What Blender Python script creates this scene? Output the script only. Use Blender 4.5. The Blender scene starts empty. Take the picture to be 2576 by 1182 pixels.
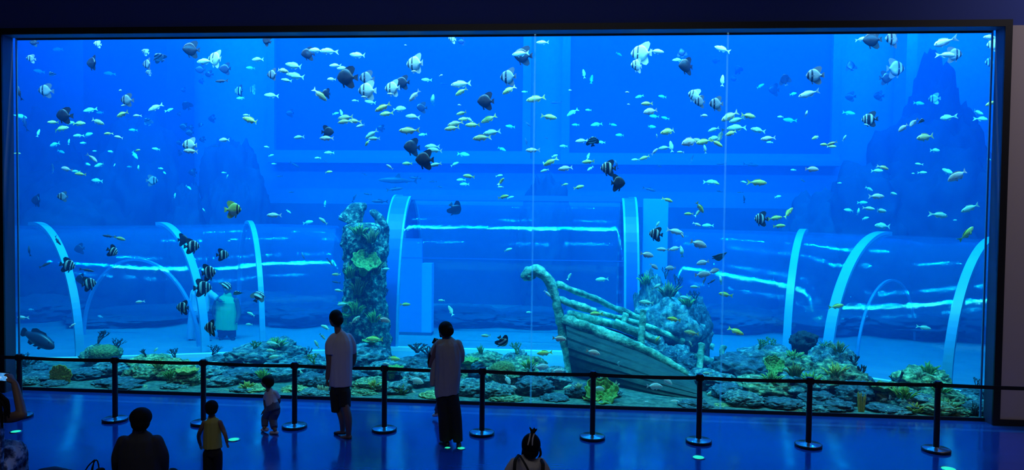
import bpy, bmesh, math, random
from mathutils import Vector, Matrix, noise

sc = bpy.context.scene
col = sc.collection
PI = math.pi

# ---------------------------------------------------------------- camera
# metres; the aquarium glass stands in the plane y = 0, the visitors' hall is y < 0, the tank y > 0
YAW, PIT, ROL, DIST, FPX, EYE = -.0798847, -.0317562, .01151, 11.485, 1850., 3.05
_cy, _sy, _cp, _sp = math.cos(YAW), math.sin(YAW), math.cos(PIT), math.sin(PIT)
FW = Vector((_sy*_cp, _cy*_cp, _sp)); RT = Vector((_cy, -_sy, 0)); UP = RT.cross(FW)
_cr, _sr = math.cos(ROL), math.sin(ROL)
RT, UP = _cr*RT + _sr*UP, -_sr*RT + _cr*UP
CAM = Vector((0, -DIST, EYE))
cd = bpy.data.cameras.new('camera'); cam = bpy.data.objects.new('camera', cd); col.objects.link(cam)
cd.sensor_width = 36; cd.lens = FPX/2576*36; cd.clip_end = 200
_m = Matrix((RT, UP, -FW)).transposed().to_4x4(); _m.translation = CAM; cam.matrix_world = _m
sc.camera = cam

# ---------------------------------------------------------------- colour management, light paths
sc.view_settings.view_transform = 'Standard'; sc.view_settings.look = 'None'
sc.view_settings.exposure = 0; sc.view_settings.gamma = 1; sc.view_settings.use_curve_mapping = False
sc.cycles.max_bounces = 8; sc.cycles.diffuse_bounces = 2; sc.cycles.glossy_bounces = 3
sc.cycles.transmission_bounces = 4; sc.cycles.volume_bounces = 0; sc.cycles.transparent_max_bounces = 40
sc.cycles.sample_clamp_indirect = 4; sc.cycles.caustics_reflective = False; sc.cycles.caustics_refractive = False

# ---------------------------------------------------------------- world: faint ambient of the dark hall behind the camera
world = bpy.data.worlds.new('hall_ambient'); sc.world = world; world.use_nodes = True
world.node_tree.nodes['Background'].inputs[0].default_value = (.30, .30, .42, 1)
world.node_tree.nodes['Background'].inputs[1].default_value = .022

# ---------------------------------------------------------------- lamps
def area_lamp(name, loc, rot, sx, sy, watts, c, spread=PI):
    l = bpy.data.lights.new(name, 'AREA'); l.shape = 'RECTANGLE'; l.size = sx; l.size_y = sy
    l.energy = watts; l.color = c; l.spread = spread
    o = bpy.data.objects.new(name, l); o.location = loc; o.rotation_euler = rot; col.objects.link(o)
    return o
# blue flood of the lamp deck over the whole tank
area_lamp('tank_lamp_deck', (-1, 8, 10.9), (0, 0, 0), 32, 15, 1400, (.0, .26, 1), math.radians(125))
# added fill that brightens the back wall against its dark windows
area_lamp('back_wall_fill', (-1, 11.6, 10.6), (math.radians(36), 0, 0), 32, .5, 1500, (.0, .27, 1), math.radians(120))
# row of whiter lamps over the water just behind the glass: they light the fish and the front reef
area_lamp('front_lamp_row', (-1.5, .35, 9.6), (math.radians(12), 0, 0), 19, .06, 1350, (1, .80, .55), math.radians(120))
area_lamp('front_blue_fill', (-1.5, .5, 9.9), (math.radians(38), 0, 0), 24, .07, 3800, (.0, .27, 1), math.radians(96))  # added blue fill aimed at the lower tank and the tunnels
# added light bars over the tank, reflected as streaks on the acrylic tunnel
for _y, _z, _t, _w in ((.28, 6.35, 48, 18), (2.4, 9.6, 0, 50), (6.5, 9.7, 0, 60), (9.6, 9.6, 0, 80)):
    for _i in range(9):
        area_lamp('streak_light_bar', (-11+_i*2.3+(.4*math.sin(_i*5+_y)), _y, _z+.05*math.sin(_i*3)), (math.radians(_t), 0, 0), 1.5, .03, _w, (.05, .45, 1), math.radians(130))
# added fill for the hall: wash on the grey wall, light on visitors' backs
area_lamp('hall_ceiling_lamp', (9.5, -3.2, 9.0), (math.radians(38), 0, 0), 5, .6, 66, (1, .90, 1), math.radians(100))
area_lamp('hall_rear_fill', (-1, -10.5, 9.2), (math.radians(35), 0, 0), 10, 1.5, 85, (.95, .95, 1))

# ---------------------------------------------------------------- sight lines
def ray(x, y): return FW + RT*((x-1288)/FPX) - UP*((y-591)/FPX)
def at(x, y, Y):                      # the point of the sight line through (x, y) in the plane at depth Y
    d = ray(x, y); return CAM + d*((Y-CAM.y)/d.y)
def ground(x, y, z=0):
    d = ray(x, y); return CAM + d*((z-CAM.z)/d.z)
def mpp(Y): return (Y+DIST)/FPX       # metres per picture element at depth Y
def topx(P):
    v = Vector(P)-CAM; z = v.dot(FW); return 1288+FPX*v.dot(RT)/z, 591-FPX*v.dot(UP)/z

# ---------------------------------------------------------------- object helpers
def tag(o, label=None, cat=None, group=None, kind=None):
    if label: o['label'] = label
    if cat: o['category'] = cat
    if group: o['group'] = group
    if kind: o['kind'] = kind
    return o
def link_mesh(name, bm, m, parent=None, smooth=True):
    me = bpy.data.meshes.new(name)
    bmesh.ops.recalc_face_normals(bm, faces=bm.faces[:])
    bm.to_mesh(me); bm.free()
    if smooth:
        me.polygons.foreach_set('use_smooth', [True]*len(me.polygons))
    if m:
        for mm in (m if isinstance(m, (list, tuple)) else [m]): me.materials.append(mm)
    o = bpy.data.objects.new(name, me); col.objects.link(o)
    if parent: o.parent = parent
    return o
def empty(name, loc=(0, 0, 0)):
    o = bpy.data.objects.new(name, None); o.empty_display_size = .1; o.location = loc; col.objects.link(o); return o
def adopt(child, parent):             # child keeps its place in the world
    child.parent = parent
    w = parent.matrix_basis.copy(); q = parent
    while q.parent:
        w = q.parent.matrix_basis @ q.matrix_parent_inverse @ w if not q.parent.parent else q.parent.parent.matrix_basis @ q.parent.matrix_parent_inverse @ q.parent.matrix_basis @ q.matrix_parent_inverse @ w; break
    child.matrix_parent_inverse = w.inverted()
def add_box(bm, a, b):
    vs = bmesh.ops.create_cube(bm, size=1)['verts']
    for v in vs: v.co = Vector([a[i]+(v.co[i]+.5)*(b[i]-a[i]) for i in range(3)])
    return vs
def box(name, a, b, m, parent=None, kind=None, bevel=0):
    bm = bmesh.new(); add_box(bm, a, b)
    if bevel: bmesh.ops.bevel(bm, geom=bm.edges[:], offset=bevel, segments=2, affect='EDGES')
    o = link_mesh(name, bm, m, parent, smooth=False)
    if kind: o['kind'] = kind
    return o
def rings(bm, rs, cap=True):          # skin a list of equal rings of points
    vv = [[bm.verts.new(p) for p in r] for r in rs]
    n = len(vv[0])
    for a, b in zip(vv, vv[1:]):
        for i in range(n): bm.faces.new((a[i], a[(i+1) % n], b[(i+1) % n], b[i]))
    if cap: bm.faces.new(vv[0][::-1]); bm.faces.new(vv[-1])
    return vv
def add_tube(bm, pts, rad, n=10, flat=1.0, side=None):
    """A tapered tube along pts; rad one radius or one per point; flat squashes it across `side`."""
    pts = [Vector(p) for p in pts]
    if not isinstance(rad, (list, tuple)): rad = [rad]*len(pts)
    rs = []; prev = None
    for i, p in enumerate(pts):
        t = (pts[min(i+1, len(pts)-1)]-pts[max(i-1, 0)])
        t = t.normalized() if t.length > 1e-9 else Vector((0, 0, 1))
        a = side if side is not None else prev
        if a is None: a = Vector((1, 0, 0)) if abs(t.x) < .8 else Vector((0, 1, 0))
        u = a-t*a.dot(t)
        if u.length < 1e-5: u = t.orthogonal()
        u.normalize(); v = t.cross(u); prev = u
        r = rad[i]
        rs.append([p+u*(r*math.cos(2*PI*k/n))+v*(r*flat*math.sin(2*PI*k/n)) for k in range(n)])
    rings(bm, rs)
def curve_pts(pts, n=6):              # Catmull-Rom through pts
    P = [Vector(p) for p in pts]; out = []
    for i in range(len(P)-1):
        p0 = P[max(i-1, 0)]; p1 = P[i]; p2 = P[i+1]; p3 = P[min(i+2, len(P)-1)]
        for k in range(n):
            t = k/n
            out.append(.5*((2*p1)+(p2-p0)*t+(2*p0-5*p1+4*p2-p3)*t*t+(3*p1-p0-3*p2+p3)*t**3))
    out.append(P[-1]); return out
def lathe(bm, prof, n=32, c=(0, 0, 0), cap=True):
    rings(bm, [[Vector((c[0]+r*math.cos(2*PI*k/n), c[1]+r*math.sin(2*PI*k/n), c[2]+z)) for k in range(n)] for r, z in prof], cap)

# ---------------------------------------------------------------- materials
def mat(name, c, rough=.5, metal=0, spec=.5):
    m = bpy.data.materials.new(name); m.use_nodes = True
    b = m.node_tree.nodes['Principled BSDF']
    b.inputs['Base Color'].default_value = (*c, 1); b.inputs['Roughness'].default_value = rough
    b.inputs['Metallic'].default_value = metal; b.inputs['Specular IOR Level'].default_value = spec
    return m
def N(m, t, **kw):
    n = m.node_tree.nodes.new(t)
    for k, v in kw.items():
        if k in n.inputs: n.inputs[k].default_value = v
        else: setattr(n, k, v)
    return n
def L(m, a, b): m.node_tree.links.new(a, b)
def ramp(m, stops, interp='LINEAR'):
    r = N(m, 'ShaderNodeValToRGB'); r.color_ramp.interpolation = interp
    e = r.color_ramp.elements
    while len(e) < len(stops): e.new(.5)
    for x, (p, c) in zip(e, stops): x.position = p; x.color = (*c, 1)
    return r
def mottled(name, stops, scale=6, rough=.8, bump=.4, bscale=None, detail=6, coord='Object'):
    m = mat(name, stops[0][1], rough); b = m.node_tree.nodes['Principled BSDF']
    tc = N(m, 'ShaderNodeTexCoord'); nz = N(m, 'ShaderNodeTexNoise', Scale=scale, Detail=detail, Roughness=.65)
    L(m, tc.outputs[coord], nz.inputs['Vector'])
    r = ramp(m, stops); L(m, nz.outputs['Fac'], r.inputs[0]); L(m, r.outputs[0], b.inputs['Base Color'])
    if bump:
        n2 = N(m, 'ShaderNodeTexNoise', Scale=bscale or scale*2.5, Detail=5); L(m, tc.outputs[coord], n2.inputs['Vector'])
        bp = N(m, 'ShaderNodeBump', Strength=bump, Distance=.05); L(m, n2.outputs['Fac'], bp.inputs['Height'])
        L(m, bp.outputs[0], b.inputs['Normal'])
    return m
# ================================================================= THE SETTING
# floor of the hall: polished blue epoxy
M_floor = mat('blue_epoxy', (.005, .055, .30), .2)
_b = M_floor.node_tree.nodes['Principled BSDF']
_tc = N(M_floor, 'ShaderNodeTexCoord'); _mp = N(M_floor, 'ShaderNodeMapping'); _mp.inputs['Scale'].default_value = (.55, 1.6, 1)
_nz = N(M_floor, 'ShaderNodeTexNoise', Scale=1.3, Detail=4)
L(M_floor, _tc.outputs['Object'], _mp.inputs[0]); L(M_floor, _mp.outputs[0], _nz.inputs['Vector'])
_r = ramp(M_floor, [(.3, (.10,)*3), (.75, (.22,)*3)]); L(M_floor, _nz.outputs['Fac'], _r.inputs[0]); L(M_floor, _r.outputs[0], _b.inputs['Roughness'])
_n2 = N(M_floor, 'ShaderNodeTexNoise', Scale=2.2, Detail=3); L(M_floor, _mp.outputs[0], _n2.inputs['Vector'])
_bp = N(M_floor, 'ShaderNodeBump', Strength=.05, Distance=.03); L(M_floor, _n2.outputs['Fac'], _bp.inputs['Height']); L(M_floor, _bp.outputs[0], _b.inputs['Normal'])
_b.inputs['IOR'].default_value = 2.3
box('floor', (-15, -14, -.12), (13, 0, 0), M_floor, kind='structure')

M_header = mat('navy_wall_paint', (.022, .05, .30), .75)
M_grey = mat('grey_wall_paint', (.42, .35, .36), .8)
M_black = mat('black_trim', (.006, .006, .01), .5)
M_jamb = mat('blue_black_reveal', (.05, .06, .12), .45)
XL, XR, ZT = -9.171, 6.2, 5.80
REC, BK = -.24, .10                    # front face of the wall, width of its black trim
box('wall_back', (-15, REC, ZT+.02), (13, -.02, 9.6), M_header, kind='structure')      # the wall above the glass
box('wall_left', (-15, REC, 0), (XL-.02, -.02, ZT+.02), M_grey, kind='structure')
box('wall_right', (XR+.02, REC, 0), (13, -.02, ZT+.02), M_grey, kind='structure')
box('trim_1', (XL-.02, REC, 0), (XL, -.02, ZT+.02), M_jamb, kind='structure')
box('trim_2', (XR, REC, 0), (XR+.02, -.02, ZT+.02), M_jamb, kind='structure')
box('trim_3', (XL, REC, ZT), (XR, -.02, ZT+.02), M_jamb, kind='structure')
box('trim_4', (XR, REC-.03, 0), (XR+BK, REC-.001, ZT+BK), M_black, kind='structure')
box('trim_5', (XL-BK, REC-.03, 0), (XL, REC-.001, ZT+BK), M_black, kind='structure')
box('trim_6', (XL, REC-.03, ZT), (XR, REC-.001, ZT+BK), M_black, kind='structure')
box('baseboard_right', (XR+BK, REC-.03, 0), (13, REC-.001, .09), M_black, kind='structure')
box('baseboard_left', (-15, REC-.03, 0), (XL-BK, REC-.001, .09), M_black, kind='structure')
box('ceiling', (-15, -14, 9.6), (13, 0, 9.75), M_header, kind='structure')

# the big acrylic window: three panes, two bonded seams, sill and head bar
M_pane = bpy.data.materials.new('clear_acrylic'); M_pane.use_nodes = True
_nt = M_pane.node_tree; _nt.nodes.clear()
_o = N(M_pane, 'ShaderNodeOutputMaterial'); _t = N(M_pane, 'ShaderNodeBsdfTransparent'); _g = N(M_pane, 'ShaderNodeBsdfGlossy', Roughness=.02)
_t.inputs[0].default_value = (.97, .99, 1, 1)
_f = N(M_pane, 'ShaderNodeFresnel', IOR=1.25); _x = N(M_pane, 'ShaderNodeMixShader')
_ge = N(M_pane, 'ShaderNodeNewGeometry'); _mu = N(M_pane, 'ShaderNodeMath', operation='MULTIPLY_ADD'); _mu.inputs[1].default_value = -1; _mu.inputs[2].default_value = 1
_m2 = N(M_pane, 'ShaderNodeMath', operation='MULTIPLY'); L(M_pane, _ge.outputs['Backfacing'], _mu.inputs[0]); L(M_pane, _mu.outputs[0], _m2.inputs[0]); L(M_pane, _f.outputs[0], _m2.inputs[1])
L(M_pane, _m2.outputs[0], _x.inputs[0]); L(M_pane, _t.outputs[0], _x.inputs[1]); L(M_pane, _g.outputs[0], _x.inputs[2]); L(M_pane, _x.outputs[0], _o.inputs['Surface'])
M_seam = bpy.data.materials.new('bonded_seam'); M_seam.use_nodes = True
_nt = M_seam.node_tree; _nt.nodes.clear()
_o = N(M_seam, 'ShaderNodeOutputMaterial'); _t = N(M_seam, 'ShaderNodeBsdfTransparent'); _g = N(M_seam, 'ShaderNodeBsdfTranslucent')
_g.inputs[0].default_value = (.7, .85, 1, 1); _x = N(M_seam, 'ShaderNodeMixShader'); _x.inputs[0].default_value = .22
L(M_seam, _t.outputs[0], _x.inputs[1]); L(M_seam, _g.outputs[0], _x.inputs[2]); L(M_seam, _x.outputs[0], _o.inputs['Surface'])
win = empty('window_1'); win['kind'] = 'structure'
S1, S2 = -.595, 2.338
for a, b in ((XL, S1-.013), (S1+.013, S2-.013), (S2+.013, XR)):
    box('pane', (a, 0, .02), (b, .03, ZT), M_pane, win)
for s in (S1, S2): box('seam', (s-.013, 0, .02), (s+.013, .03, ZT), M_seam, win)
box('sill', (XL, -.03, 0), (XR, .05, .02), mat('pale_sealant', (.2, .4, .6), .5), win)
box('sill', (XL, -.06, 0), (XR, -.03, .05), M_black, win)
box('head_bar', (XL, .031, ZT-.02), (XR, .055, ZT+.1), M_black, win)
M_edge = mat('pale_sealant_edge', (.06, .25, .5), .4)
box('edge_bead', (XL, .0305, .02), (XL+.025, .05, ZT), M_edge, win)
box('edge_bead', (XR-.025, .0305, .02), (XR, .05, ZT), M_edge, win)

# ---------------------------------------------------------------- the tank
M_sand = mottled('pale_sand', [(.3, (.16, .30, .38)), (.7, (.24, .38, .44))], 1.5, .9, .2)
box('floor_tank', (-27, .06, -.15), (22, 15, 0), M_sand, kind='structure')
M_tank = mottled('bright_blue_tank_wall', [(.3, (.05, .50, .95)), (.7, (.06, .56, 1.0))], .6, .7, 0)
M_gravel = mottled('dark_reef_gravel', [(.35, (.03, .09, .09)), (.65, (.14, .26, .22))], 9, .95, .8, 20)
box('floor_reef', (-14, .07, -.1), (11, 2.3, .012), M_gravel, kind='structure')
box('wall_tank', (-27, 14.2, 0), (22, 14.4, 11), M_tank, kind='structure')
box('wall_tank_left', (-27.2, .06, 0), (-27, 14.4, 11), M_tank, kind='structure')
box('wall_tank_right', (22, .06, 0), (22.2, 14.4, 11), M_tank, kind='structure')
# the water itself: absorbs red, scatters blue
M_water = bpy.data.materials.new('sea_water'); M_water.use_nodes = True
_nt = M_water.node_tree; _nt.nodes.clear()
_o = N(M_water, 'ShaderNodeOutputMaterial'); _a = N(M_water, 'ShaderNodeAddShader')
_s = N(M_water, 'ShaderNodeVolumeScatter'); _s.inputs['Color'].default_value = (0, .21, 1, 1); _s.inputs['Density'].default_value = .075
_v = N(M_water, 'ShaderNodeVolumeAbsorption'); _v.inputs['Color'].default_value = (.02, .86, 1, 1); _v.inputs['Density'].default_value = .28
L(M_water, _s.outputs[0], _a.inputs[0]); L(M_water, _v.outputs[0], _a.inputs[1]); L(M_water, _a.outputs[0], _o.inputs['Volume'])
box('water', (-26.9, .062, -.1), (21.9, 14.1, 10.3), M_water, kind='structure')

# dark panels of the back wall: viewing windows of the upper hall, with pale frames
M_panel = mat('deep_blue_window', (.003, .11, .30), .35)
M_pframe = mat('pale_blue_frame', (.03, .40, .85), .5)
def back_window(name, x0, y0, x1, y1, fr, wf=.28):
    a = at(x0, y1, 13.9); b = at(x1, y0, 13.9)
    r = empty(name, (a.x, 13.9, a.z)); r['kind'] = 'structure'
    o = box('pane', (a.x, 13.95, a.z), (b.x, 14.19, b.z), M_panel); adopt(o, r)
    for q0, q1 in (((a.x-wf, 13.75, a.z-wf), (b.x+wf, 14.19, a.z)), ((a.x-wf, 13.75, a.z), (a.x, 14.19, b.z)), ((b.x, 13.75, a.z), (b.x+wf, 14.19, b.z))):
        o = box('frame', q0, q1, fr); adopt(o, r)
back_window('window_2', 694, 60, 1318, 378, M_pframe)
back_window('window_3', 1432, 60, 2095, 385, M_pframe)
a = at(676, 400, 13.6); b = at(2120, 392, 13.6)
box('trim_7', (a.x, 13.5, a.z-.12), (b.x, 14.19, a.z+.05), M_pframe, kind='structure')     # ledge under the windows
# dark masonry pillars at the back
M_pillar = mottled('dark_blue_masonry', [(.3, (.010, .10, .22)), (.7, (.02, .15, .28))], .8, .8, .4)
a = at(212, 560, 12); b = at(418, 40, 12)
box('pillar_1', (a.x, 12, 0), (b.x, 13.8, 10.2), M_pillar, kind='structure')
a = at(2275, 600, 13); b = at(2318, 40, 13)
box('pillar_2', (a.x, 13.2, 0), (b.x, 14.1, 10.2), mat('pale_wall_strip', (.07, .62, 1), .6), kind='structure')
# low dark ledge of rockwork behind the tunnels
a = at(640, 517, 12.4); b = at(2600, 524, 12.4)
box('ledge_wall', (-26, 12.4, 0), (21, 13.2, (a.z+b.z)/2), M_pillar, kind='structure')
# ================================================================= THE WALK-THROUGH TUNNELS
def acrylic(name, tint, glow):
    m = bpy.data.materials.new(name); m.use_nodes = True; m.node_tree.nodes.clear()
    o = N(m, 'ShaderNodeOutputMaterial'); t = N(m, 'ShaderNodeBsdfTransparent'); t.inputs[0].default_value = (*tint, 1)
    g = N(m, 'ShaderNodeBsdfGlossy', Roughness=.008); g.inputs[0].default_value = (.30, .88, 1, 1)  # cyan of the glints put into the gloss colour, for red lost in water
    d = N(m, 'ShaderNodeBsdfTranslucent'); d.inputs[0].default_value = (.04, .5, 1, 1)
    tc = N(m, 'ShaderNodeTexCoord'); mp = N(m, 'ShaderNodeMapping'); mp.inputs['Scale'].default_value = (.35, 2.2, 2.2)
    nz = N(m, 'ShaderNodeTexNoise', Scale=2.4, Detail=5, Roughness=.6)
    L(m, tc.outputs['Object'], mp.inputs[0]); L(m, mp.outputs[0], nz.inputs['Vector'])
    bp = N(m, 'ShaderNodeBump', Strength=.10, Distance=.03); L(m, nz.outputs['Fac'], bp.inputs['Height']); L(m, bp.outputs[0], g.inputs['Normal'])
    f = N(m, 'ShaderNodeFresnel', IOR=1.45); x = N(m, 'ShaderNodeMixShader'); x2 = N(m, 'ShaderNodeMixShader'); x2.inputs[0].default_value = glow
    L(m, t.outputs[0], x2.inputs[1]); L(m, d.outputs[0], x2.inputs[2])
    ge = N(m, 'ShaderNodeNewGeometry'); mu = N(m, 'ShaderNodeMath', operation='MULTIPLY_ADD'); mu.inputs[1].default_value = -1; mu.inputs[2].default_value = 1
    m3 = N(m, 'ShaderNodeMath', operation='MULTIPLY'); L(m, ge.outputs['Backfacing'], mu.inputs[0]); L(m, mu.outputs[0], m3.inputs[0]); L(m, f.outputs[0], m3.inputs[1])
    L(m, m3.outputs[0], x.inputs[0]); L(m, x2.outputs[0], x.inputs[1]); L(m, g.outputs[0], x.inputs[2])
    L(m, x.outputs[0], o.inputs['Surface']); return m
M_acr = acrylic('tunnel_acrylic', (.985, 1, 1), .12)
M_rib = mat('pale_tunnel_rib', (.07, .42, .66), .35)
M_kerb = mat('white_kerb', (.9, .95, .95), .4)
M_frame = mat('blue_steel_frame', (.01, .12, .42), .4)

def arch(near, mid, z, th):           # point of a half-ellipse arch; th = 0 at the near springing
    return Vector((mid.x+(near.x-mid.x)*math.cos(th), mid.y+(near.y-mid.y)*math.cos(th), z*math.sin(th)))
def arch_surface(bm, secs, thick=.07, n=28, sub=6):
    ss = []
    ext = curve_pts([s[0] for s in secs], sub), curve_pts([s[1] for s in secs], sub), curve_pts([(s[2], 0, 0) for s in secs], sub)
    for nr, md, zz in zip(*ext): ss.append((nr, md, zz.x))
    grid = [[bm.verts.new(arch(a, b, z, PI*k/n)) for k in range(n+1)] for a, b, z in ss]
    for A, B in zip(grid, grid[1:]):
        for k in range(n): bm.faces.new((A[k], A[k+1], B[k+1], B[k]))
    return ss
def arch_rib(bm, near, mid, z, w, t, th0=0, th1=PI, n=36):
    ax = Vector((-(near-mid).y, (near-mid).x, 0)).normalized()
    rs = []
    for k in range(n+1):
        th = th0+(th1-th0)*k/n
        p = arch(near, mid, z, th); q = arch(near+(near-mid).normalized()*t, mid, z+t, th)
        rs.append([p-ax*w/2, p+ax*w/2, q+ax*w/2, q-ax*w/2])
    rings(bm, rs)
def kerb(bm, pts, w=.12, h=.07):
    for a, b in zip(pts, pts[1:]):
        d = (b-a).normalized(); s = Vector((d.y, -d.x, 0))*w
        rings(bm, [[a, a+s, a+s+Vector((0, 0, h)), a+Vector((0, 0, h))], [b, b+s, b+s+Vector((0, 0, h)), b+Vector((0, 0, h))]])
def g2(x, y):
    p = ground(x, y); return Vector((p.x, p.y, 0))
def m2(x, y, Y):
    p = at(x, y, Y); return Vector((p.x, p.y, 0)), p.z

def tunnel(label, secs, ribs, group):
    root = empty('acrylic_tunnel', secs[1][0])
    tag(root, label, 'aquarium tunnel', group)
    bm = bmesh.new(); ss = arch_surface(bm, secs)
    bmesh.ops.recalc_face_normals(bm, faces=bm.faces[:])
    bmesh.ops.solidify(bm, geom=bm.faces[:], thickness=.06)
    adopt(link_mesh('acrylic_shell', bm, M_acr), root)
    for i, th1, w in ribs:
        s = secs[i]; bm = bmesh.new(); arch_rib(bm, s[0], s[1], s[2], w, .07, 0, th1)
        adopt(link_mesh('rib', bm, M_rib, smooth=False), root)
    bm = bmesh.new(); kerb(bm, [a+(a-b).normalized()*.12 for a, b, z in ss])
    adopt(link_mesh('kerb', bm, M_kerb, smooth=False), root)
    return root
def sec(near, mx, my, Y):
    m, z = m2(mx, my, Y); return (near, m, z)
left = [(Vector((-14.2, 1.3, 0)), Vector((-15.6, 3.2, 0)), 2.66),
        sec(g2(199, 903), 92, 566, 4.1),
        sec(g2(515, 893), 405, 566, 4.9),
        sec(g2(660, 887), 627, 562, 5.4),
        sec(g2(868, 884), 850, 568, 5.6)]
TL = tunnel('long clear acrylic tunnel with pale ribs curving away left of the coral column', left, [(1, 1.7, .15), (2, 1.62, .16), (3, PI, .11)], 'walk-through tunnels')
right = [(Vector((2.1, 4.4, 0)), *m2(1690, 575, 6.0)),
         (Vector((4.35, 3.6, 0)), *m2(2022, 583, 5.9)),
         (Vector((4.98, 3.1, 0)), *m2(2222, 590, 5.3)),
         (Vector((6.62, 1.9, 0)), *m2(2505, 603, 4.0)),
         (Vector((8.4, .8, 0)), Vector((10.2, 2.6, 0)), 2.5)]
TR = tunnel('clear acrylic tunnel with wide pale ribs behind the stone reef at the grey wall end', right, [(1, 1.66, .15), (2, 1.66, .2), (3, 1.7, .16)], 'walk-through tunnels')
# added arches standing in for the ribs' refracted image in the shells
def inner_arch(root, near, far, z, w):
    mid = (near+far)/2; bm = bmesh.new(); arch_rib(bm, near, mid, z, w, .05, .05, PI)
    adopt(link_mesh('inner_arch', bm, M_rib, smooth=False), root)
inner_arch(TL, g2(498, 882), g2(213, 842), at(352, 655, 4.4).z, .07)
inner_arch(TR, Vector((6.0, 4.3, 0)), g2(2300, 856), at(2150, 705, 5.9).z, .05)

# the taller vaulted gateway in the middle
gx0, gx1, gy0, gy1 = at(982, 700, 4.3).x, at(1588, 700, 4.3).x, 4.3, 7.0
gz = at(1300, 503, (gy0+gy1)/2).z
G = empty('vaulted_gateway', (gx0, gy0, 0))
tag(G, 'tall vaulted acrylic gateway between the coral column and the sunken ship', 'aquarium tunnel', 'walk-through tunnels')
mk = lambda x: (Vector((x, gy0, 0)), Vector((x, (gy0+gy1)/2, 0)), gz)
bm = bmesh.new(); arch_surface(bm, [mk(gx0), mk((gx0+gx1)/2), mk(gx1)]); bmesh.ops.solidify(bm, geom=bm.faces[:], thickness=.06)
adopt(link_mesh('acrylic_shell', bm, M_acr), G)
for x, w, m in ((gx0-.02, .34, M_frame), (gx0-.2, .05, M_rib), (gx0+.17, .05, M_rib), (gx1+.02, .24, M_frame), (gx1-.12, .05, M_rib), (gx1+.16, .05, M_rib)):
    bm = bmesh.new(); s = mk(x); arch_rib(bm, s[0], s[1], s[2], w, .1, 0, PI)
    adopt(link_mesh('end_frame' if m is M_frame else 'frame_edge', bm, m, smooth=False), G)
bm = bmesh.new(); add_box(bm, (gx0, (gy0+gy1)/2-.2, gz-.02), (gx1, (gy0+gy1)/2+.1, gz+.1)); adopt(link_mesh('ridge_beam', bm, M_frame, smooth=False), G)
bm = bmesh.new(); add_box(bm, (gx0, gy0+.25, 1.99), (gx1, gy0+.28, 2.01)); adopt(link_mesh('cross_rail', bm, M_frame, smooth=False), G)
bm = bmesh.new(); add_box(bm, (gx0, gy0-.16, 0), (gx1, gy0-.02, .08)); adopt(link_mesh('kerb', bm, M_kerb, smooth=False), G)
# pale partition panels beside and inside the gateway
M_part = mat('pale_blue_partition', (.03, .32, .75), .5)
a = at(1612, 880, 5.2); b = at(1682, 500, 5.2)
tag(box('partition_panel', (a.x, 5.2, 0), (b.x, 5.4, b.z), M_part, bevel=.01), 'flat pale blue partition between the gateway and the ribbed tunnel', 'panel', 'pale partition panels')
a = at(1004, 838, 6.2); b = at(1062, 600, 6.2)
pp = empty('door_panel', (a.x, 6.2, 0)); tag(pp, 'pale door panel with dark foot standing inside the vaulted gateway', 'panel', 'pale partition panels')
adopt(box('panel', (a.x, 6.2, .07), (b.x, 6.32, b.z), M_part), pp)
c = at(1094, 660, 6.6)
adopt(box('side_panel', (b.x, 6.2, .07), (c.x, 6.5, c.z), M_tank), pp)
adopt(box('foot', (a.x, 6.18, 0), (c.x, 6.5, .07), M_pillar), pp)
# ================================================================= ROCKS AND CORAL
M_rk = [mottled('reef_rock_teal', [(.34, (.02, .055, .08)), (.5, (.07, .17, .21)), (.66, (.34, .54, .46))], 4, .9, .7, 9),
        mottled('reef_rock_olive', [(.34, (.03, .06, .05)), (.5, (.13, .22, .13)), (.64, (.55, .66, .34))], 4.5, .9, .7, 10),
        mottled('reef_rock_slate', [(.34, (.015, .04, .07)), (.55, (.05, .13, .18)), (.7, (.2, .38, .40))], 3.5, .9, .6, 8),
        mottled('reef_rock_gold', [(.34, (.05, .08, .05)), (.5, (.26, .32, .12)), (.62, (.82, .82, .36))], 4.5, .9, .7, 10)]
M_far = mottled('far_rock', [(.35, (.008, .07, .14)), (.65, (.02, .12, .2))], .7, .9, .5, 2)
def rock_mesh(seed, mound=True, sub=5, amp=.34, freq=1.5):
    bm = bmesh.new(); bmesh.ops.create_icosphere(bm, subdivisions=sub, radius=1)
    off = Vector((seed*7.3, seed*3.1, seed*5.7))
    for v in bm.verts:
        d = v.co.normalized()
        h = amp*noise.fractal(d*freq+off, .9, 2.1, 5)
        h += .10*(1-abs(noise.noise(d*freq*3+off)))+.10*noise.noise(d*8+off)+.05*noise.noise(d*17+off)+.02*noise.noise(d*34+off)
        v.co = d*(1+h)
        if mound and v.co.z < 0:
            r = math.hypot(v.co.x, v.co.y)
            if r > 1e-4:
                k = (r+(.95+.2*noise.noise(d*3+off)-r)*.7*min(1, -v.co.z*2))/r
                v.co.x *= k; v.co.y *= k
            v.co.z = max(v.co.z, -1)
    me = bpy.data.meshes.new('rock'); bm.to_mesh(me); bm.free()
    me.polygons.foreach_set('use_smooth', [True]*len(me.polygons)); return me
ROCKS = [rock_mesh(i+1) for i in range(7)]
FARROCKS = [rock_mesh(i+20, sub=5, amp=.3, freq=1.3) for i in range(3)]
_rk = {}
def rock_from(me, m, name):
    key = (me.name, m.name)
    if key not in _rk:
        c = me.copy(); c.materials.clear(); c.materials.append(m); _rk[key] = c
    o = bpy.data.objects.new(name, _rk[key]); col.objects.link(o); return o
PLACED = []          # (object, picture x, picture y, phrase, category, group) labelled together at the end
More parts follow.
